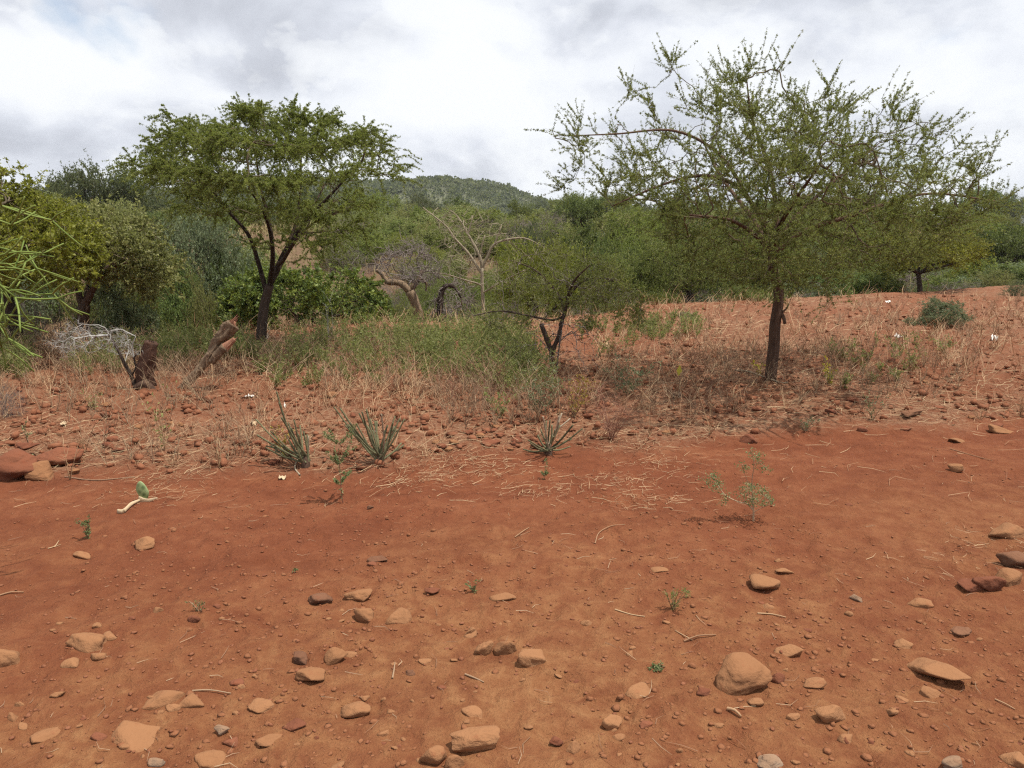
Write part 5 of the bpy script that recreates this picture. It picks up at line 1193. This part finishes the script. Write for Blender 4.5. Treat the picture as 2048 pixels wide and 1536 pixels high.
# ------------------------------------------------------------------ single plants one can point to
def weed(px, py, hpx, wpx, label, leafm=None, stemm='dry_stem', ns=5, leaf=(0.03, 0.014), per=7, side=3, name='weed', cat='plant', up=0.2, cl=1, r=0.003, curve=0.15):
    b_ = at(np.array(float(px)), np.array(float(py))); dist = np.linalg.norm(b_ - [0, 0, CAMZ]); hh = hpx * dist / F; sp = 0.5 * wpx / max(hpx, 1)
    rt_ = empty(name, b_, label, cat); s_, l_ = MB(), MB()
    P = stems(s_, b_[None] - [[0, 0, 0.01]], ns, np.array([hh]), sp, r, 4, curve)
    jj = rng.integers(0, len(P), ns * side); k2 = rng.integers(1, 4, len(jj)); T_ = side_twigs(s_, P[jj, k2], norm(P[jj, k2] - P[jj, k2 - 1]), R(0.12, 0.4, len(jj)) * hh, 0.6, up, r * 0.55)
    s_.build('stem', M[stemm], rt_, b_)
    if leafm: leaf_twigs(l_, np.concatenate([P, T_]), per, cl, leaf[0], leaf[1], 1.0); l_.build('foliage', M[leafm], rt_, b_)
    return rt_
weed(686, 1006, 150, 30, 'slender feathery green seedling in front of the cactus clumps', 'seedling', 'red_stem', 1, (0.016, 0.006), 24, 18, 'seedling', cl=3, up=0.15, r=0.0035, curve=0.05)
weed(1088, 958, 48, 24, 'thin little seedling below the rightmost cactus clump', 'seedling', 'red_stem', 1, (0.016, 0.007), 14, 4, 'seedling', cl=2, r=0.002, curve=0.05)
weed(176, 1078, 42, 20, 'tiny upright green sprout on smooth dirt at left', 'seedling', 'red_stem', 3, (0.020, 0.008), 12, 1, 'seedling', cl=2)
weed(588, 1145, 14, 12, 'smallest green sprout in the dirt below the cone shaped stone', 'seedling', 'red_stem', 2, (0.014, 0.006), 7, 1, 'seedling')
weed(948, 1183, 28, 24, 'small green sprout beside the red brown square stone', 'seedling', 'red_stem', 4, (0.018, 0.006), 8, 1, 'seedling')
weed(1346, 1218, 42, 40, 'small tuft of green weed in the road dirt right of centre', 'herb', 'straw', 9, (0.020, 0.005), 8, 1)
weed(400, 1222, 34, 44, 'thin wilting weed in the road dirt at left', 'seedling', 'dry_stem', 4, (0.014, 0.006), 4, 2)
weed(1310, 1336, 10, 36, 'tiny pale succulent patch left of the largest boulder', 'seedling', 'dry_stem', 14, (0.012, 0.007), 9, 1)
weed(1356, 792, 62, 22, 'dry stalk with one yellow leaf in the shade of the right acacia', None, 'dry_stem', 3, name='stalk')
weed(1664, 772, 38, 50, 'yellow green leafy weed right of the right acacia trunk', 'yellow', 'dry_stem', 5, (0.035, 0.016), 6, 2)
weed(1692, 778, 32, 34, 'bright green weed just right of the yellow green weed', 'herb', 'dry_stem', 5, (0.035, 0.016), 6, 2)
weed(1520, 752, 30, 30, 'small yellowish sapling against the right acacia foot', 'yellow', 'dry_stem', 3, (0.04, 0.018), 5, 2)
weed(1148, 835, 75, 80, 'yellow flowering herb left of the reddish dry bush', 'yellow', 'dry_stem', 9, (0.020, 0.010), 6, 4)
weed(1080, 838, 100, 110, 'rounded grey green herb below the low broken acacia', 'greygreen', 'dry_stem', 16, (0.022, 0.010), 8, 5)
weed(1255, 790, 68, 120, 'grey green spreading herb in the shade left of right acacia', 'greygreen', 'dry_stem', 14, (0.024, 0.012), 8, 5)
weed(1000, 835, 50, 60, 'bright green small herb in front of the herb mass', 'herb', 'dry_stem', 8, (0.026, 0.013), 8, 3)
weed(1222, 882, 95, 120, 'reddish dry twiggy bush right of the rightmost cactus clump', None, 'red_stem', 24, side=9, r=0.0024)
weed(1420, 868, 75, 90, 'straw coloured forked dry weed on the field edge', None, 'straw', 7, side=4, r=0.003)
weed(1300, 870, 90, 60, 'tall thin bare weed stalks at the field edge, right of the reddish bush', None, 'straw', 4, side=3, r=0.0025)
weed(706, 775, 60, 50, 'bare branched dry weed above the middle cactus clump', None, 'red_stem', 5, side=5)
weed(985, 800, 110, 90, 'tall reddish bare weed in front of the herb mass', None, 'red_stem', 8, side=6)
weed(905, 812, 95, 80, 'tall bare brown weed left of the reddish bare weed', None, 'red_stem', 6, side=6)
weed(1820, 745, 55, 110, 'green grassy weed patch right in the open field', 'herb', 'straw', 18, (0.03, 0.007), 6, 2)
weed(1745, 840, 45, 40, 'small pale green weed on the right field edge', 'greygreen', 'straw', 7, (0.022, 0.009), 6, 2)
weed(1610, 862, 26, 50, 'low grey green weed on the field edge right of the dark red stone', 'greygreen', 'dry_stem', 9, (0.016, 0.008), 6, 2)
weed(440, 935, 85, 60, 'withered straw coloured plant left of the leftmost cactus clump', None, 'straw', 6, side=5)
weed(330, 900, 95, 70, 'drooping dry plant in the left field beyond the cactus pad', 'olive', 'straw', 6, (0.03, 0.014), 2, 4)
weed(565, 925, 75, 40, 'yellowing withered weed against the leftmost cactus clump', 'yellow', 'straw', 6, (0.022, 0.008), 4, 3)
weed(58, 898, 50, 26, 'short brown stake sprouting green leaves behind the left edge pile', 'seedling', 'dry_stem', 2, (0.018, 0.010), 8, 2, r=0.007)
weed(68, 925, 18, 24, 'small green leafy plant growing among the left edge pile', 'seedling', 'dry_stem', 5, (0.016, 0.011), 7, 1)
weed(188, 822, 30, 60, 'small yellow green shrublet in the left field', 'olive', 'dry_stem', 7, (0.022, 0.009), 7, 2)
weed(660, 690, 90, 50, 'pale bare sapling in front of the rounded green bush', 'greygreen', 'white_twig', 4, (0.018, 0.007), 4, 4, r=0.004)
weed(535, 706, 60, 30, 'dead pale twig leaning against the left acacia trunk', None, 'white_twig', 2, side=2, name='dead_twig', r=0.005)
weed(140, 960, 70, 40, 'bare pale stalks growing in front of the left edge pile', None, 'straw', 4, side=2)
weed(170, 905, 90, 90, 'sparse straw coloured stalks right of the left edge pile', None, 'straw', 5, side=3)
weed(405, 802, 75, 130, 'tangle of dry brown twigs at the foot of the leaning broken trunk', None, 'dry_stem', 26, side=7, r=0.0022)
weed(560, 760, 45, 150, 'low heap of dead grey stems right of the leaning broken trunk', None, 'dry_stem', 22, side=4, r=0.004, curve=0.5)
weed(2040, 830, 40, 50, 'pale tuft of dry grass at field edge by the right side', None, 'straw', 14, side=2, r=0.0018)
weed(1960, 840, 30, 60, 'low dry grass tuft left of the right side tuft', None, 'straw', 12, side=2, r=0.0018)

# bushy seedling on the dirt, built branch by branch
b_ = at(np.array(1507.), np.array(1042.)); D_ = b_[1]; rt = empty('seedling', b_, 'bushy grey green seedling with one long arm to the left, on smooth dirt', 'plant')
s_, l_ = MB(), MB(); sk = Skel(5000)
sk.limb([b_ - [0, 0, .02], atY(1507, 1020, D_), atY(1505, 1000, D_)], 0.02, 0.006, 0.004, 'stem'); sk.limb([atY(1507, 1022, D_), atY(1495, 1008, D_), atY(1475, 1003, D_ - .02), atY(1450, 990, D_ - .03), atY(1436, 970, D_ - .03)], 0.02, 0.004, 0.002, 'stem')
sk.limb([atY(1505, 1000, D_), atY(1504, 960, D_), atY(1508, 930, D_), atY(1503, 900, D_)], 0.02, 0.003, 0.0015, 'stem'); sk.limb([atY(1505, 985, D_), atY(1492, 955, D_ + .03), atY(1484, 930, D_ + .04)], 0.02, 0.002, 0.0012, 'stem')
pts = np.concatenate([crown_points([(1470, 990), (1490, 970), (1520, 968), (1548, 990), (1545, 1010), (1500, 1010)], 90, D_, 0.10, 14), crown_points([(1396, 958), (1420, 940), (1440, 955), (1446, 985), (1430, 985)], 40, D_ - .03, 0.04, 10),
                      crown_points([(1490, 900), (1510, 890), (1535, 915), (1510, 930)], 22, D_, 0.03, 10), crown_points([(1474, 935), (1484, 922), (1500, 940), (1490, 945)], 12, D_ + .03, 0.02, 10), crown_points([(1440, 985), (1460, 990), (1455, 1010), (1440, 1010)], 12, D_ - .02, 0.02, 10),
                      crown_points([(1520, 930), (1545, 935), (1540, 945), (1525, 942)], 8, D_, 0.02, 8)])
for t in pts: sk.connect(t, rng.normal(size=3) + [0, 0, .4], 0.015, 0.2)
sk.finish(0.0007, 0.004); mb_ = {}; sk.wood(mb_)
mb_['stem'].build('stem', M['dry_stem'], rt, b_, smooth=True); mb_['twig'].build('twig_mass', M['dry_stem'], rt, b_, kind='stuff')
P3 = np.repeat(pts, 6, 0) + rng.normal(size=(len(pts) * 6, 3)) * 0.010; leaves(l_, P3, rng.normal(size=P3.shape), 0.012, 0.007, R(0, 1, len(P3))); l_.build('foliage', M['seedling'], rt, b_, kind='stuff')
# the yellow leaf on the dry stalk
b_ = at(np.array(1356.), np.array(792.)); lf = MB(); leaves(lf, atY(np.array([1357.]), np.array([752.]), np.array([b_[1]])), np.array([[0.1, 0.1, 1.0]]), 0.11, 0.05, np.array([0.8]))
lf.build('leaf', M['yellow'], [o for o in bpy.data.objects if o.name.startswith('stalk')][0], b_)

# ------------------------------------------------------------------ prickly pear pad, sticks, scraps
b_ = at(np.array(287.), np.array(1002.)); rt = empty('prickly_pear_pad', b_, 'spotted green prickly pear pad standing on its withered base', 'cactus pad')
v, f = ICO[3]; pv = v * [0.038, 0.012, 0.062]; pv[:, 0] *= 1 - 0.25 * np.clip(pv[:, 2] / 0.062, -1, 1) * (pv[:, 2] > 0) - 0.3 * (pv[:, 2] < 0) * np.abs(pv[:, 2] / 0.062)
pd = MB(); ca_, sa_ = math.cos(-0.12), math.sin(-0.12); pv = np.stack([pv[:, 0] * ca_ + pv[:, 2] * -sa_ * -1, pv[:, 1], pv[:, 2] * ca_ + pv[:, 0] * sa_], 1) * 1.0 + b_ + [0.0, 0, 0.062]
pd.add(pv, tris=f); pd.build('pad', M['pad'], rt, b_, smooth=True)
lf = MB(); rough_tube([b_ + [-0.02, -0.01, 0.012], b_ + [0.03, -0.015, 0.008], b_ + [0.085, 0.0, 0.02]], 0.022, 0.004, 0.4, lf, s=10, step=0.01, flat=0.3); lf.build('withered_leaf', M['husk'], rt, b_, smooth=True)
b2 = at(np.array(240.), np.array(1026.)); lf = MB(); rough_tube([b_ + [-0.015, -0.01, 0.012], (b_ + b2) / 2 + [0, 0, 0.02], b2 + [0.02, 0, 0.012], b2 + [-0.01, 0, 0.010]], 0.006, 0.013, 0.4, lf, s=9, step=0.01, flat=0.7); lf.build('stalk', M['husk'], rt, b_, smooth=True)
def stick(pts, r, label, m='straw', name='stick', side=()):
    P = np.array([at(np.array(float(a)), np.array(float(c))) for a, c in pts]) + [0, 0, r]; P[1:-1, 2] += R(0, 2 * r, len(P) - 2)
    mb = MB(); q = spline(P, 0.03); tubes(mb, q, np.linspace(r, r * 0.6, len(q)), 6, R(0.2, 0.9), cap=True)
    for s in side:
        Q = np.array([at(np.array(float(a)), np.array(float(c))) for a, c in s]) + [0, 0, r]; q = spline(Q, 0.03); tubes(mb, q, np.linspace(r * 0.8, r * 0.4, len(q)), 6, R(0.2, 0.9), cap=True)
    o = mb.build(name, M[m], origin=tuple(P[0]), smooth=True); return tag(o, label, 'stick')
stick([(1368, 1284), (1395, 1276), (1432, 1271)], 0.0035, 'forked pale twig above the largest boulder', 'straw', side=[[(1385, 1282), (1360, 1268), (1350, 1262)]])
stick([(1190, 1088), (1198, 1068), (1222, 1054), (1250, 1050)], 0.003, 'curved pale twig arcing over the smooth dirt', 'straw')
stick([(1030, 1075), (1045, 1066), (1058, 1056)], 0.003, 'short pale twig on smooth dirt left of the curved twig', 'straw', side=[[(1040, 1072), (1060, 1064)]])
stick([(385, 1383), (420, 1384), (462, 1388)], 0.003, 'thin straight twig above the flat broken stone', 'dry_stem')
stick([(0, 1192), (25, 1188), (48, 1186)], 0.004, 'pale twig lying at the left edge', 'straw')
stick([(96, 1098), (110, 1094), (118, 1082)], 0.003, 'little pale forked twig left of the flat stone', 'straw', side=[[(108, 1095), (122, 1090)]])
stick([(785, 1358), (788, 1345), (790, 1326)], 0.0035, 'short upright splinter of wood beside the dark pebble', 'dry_stem')
stick([(930, 1350), (950, 1358), (968, 1366)], 0.0035, 'dark bent twig in the middle of the dirt', 'dry_stem')
stick([(1900, 898), (1940, 910), (1985, 922)], 0.003, 'long thin straw lying near the tan cobble at right', 'straw')
stick([(1990, 1400), (2010, 1410), (2030, 1420)], 0.003, 'thin twig by the right edge below the long stone', 'straw')
stick([(600, 952), (590, 935), (602, 905)], 0.006, 'pale broken cactus stem propped in front of the leftmost cactus clump', 'cactus_dry')
stick([(1455, 1420), (1470, 1428), (1482, 1436)], 0.006, 'pale wood chip in front of the largest boulder', 'straw')
stick([(130, 955), (190, 962), (270, 955)], 0.005, 'long bowed dry stem lying by the left edge pile', 'dry_stem')
stick([(1230, 1220), (1262, 1230), (1290, 1234)], 0.0028, 'thin straw lying left of the small weed tuft', 'straw')
stick([(1515, 1228), (1545, 1230), (1572, 1236)], 0.0035, 'pale twig lying in front of the shadowed brown stone', 'straw')
stick([(1470, 742), (1500, 748), (1560, 768), (1580, 765)], 0.010, 'pale dry branch piece at the right acacia foot', 'pale_twig')
def scrap(px, py, wpx, hpx, label, m='white', name='litter_scrap'):
    b_ = at(np.array(float(px)), np.array(float(py))); dist = np.linalg.norm(b_ - [0, 0, CAMZ]); W = 0.45 * wpx * dist / F; hh = hpx * dist / F
    k = 6; uu, vv_ = np.meshgrid(np.linspace(-.5, .5, k), np.linspace(-.5, .5, k)); z = np.abs(fbm(uu + px, vv_ + py, 2.6, 3, 5)) * hh * 1.6 + 0.004
    xx_ = uu * W * (1 + 0.3 * fbm(uu + px, vv_, 3, 2, 9)); yy_ = vv_ * W * 0.8 * (1 + 0.3 * fbm(uu, vv_ + px, 3, 2, 12)); a = R(0, 3)
    P = np.stack([xx_ * math.cos(a) - yy_ * math.sin(a), xx_ * math.sin(a) + yy_ * math.cos(a), z], -1) + b_; ii = np.arange(k * k).reshape(k, k)
    P2 = P - [0, 0, 0.002]; mb = MB(); q = np.stack([ii[:-1, :-1], ii[:-1, 1:], ii[1:, 1:], ii[1:, :-1]], -1).reshape(-1, 4)
    mb.add(np.concatenate([P.reshape(-1, 3), P2.reshape(-1, 3)]), quads=np.concatenate([q, q[:, ::-1] + k * k])); o = mb.build(name, M[m], origin=tuple(b_)); return tag(o, label, 'litter')
scrap(1988, 682, 24, 12, 'crumpled white plastic scrap in the open field near the right edge')
scrap(1796, 676, 26, 9, 'crumpled white plastic scrap in the open field left of the other')
scrap(1776, 606, 22, 6, 'flat white scrap at the far rim of the right field')
scrap(570, 816, 13, 9, 'small white scrap behind the leftmost cactus clump')
scrap(500, 794, 34, 5, 'flat pale scrap of paper below the leaning broken trunk')
scrap(508, 852, 26, 14, 'greenish grey torn sheet left of the leftmost cactus clump', 'husk')
scrap(752, 868, 12, 9, 'white scrap caught in the middle cactus clump')
scrap(565, 958, 34, 8, 'curled pale dry husk in front of the leftmost cactus clump', 'husk', 'dry_husk')
scrap(128, 850, 24, 6, 'pale flat piece of bark among the stones behind the left edge pile', 'husk', 'bark_piece')
scrap(1668, 560, 20, 10, 'torn pale rag hanging at the rim right of the acacia trunk', 'husk')
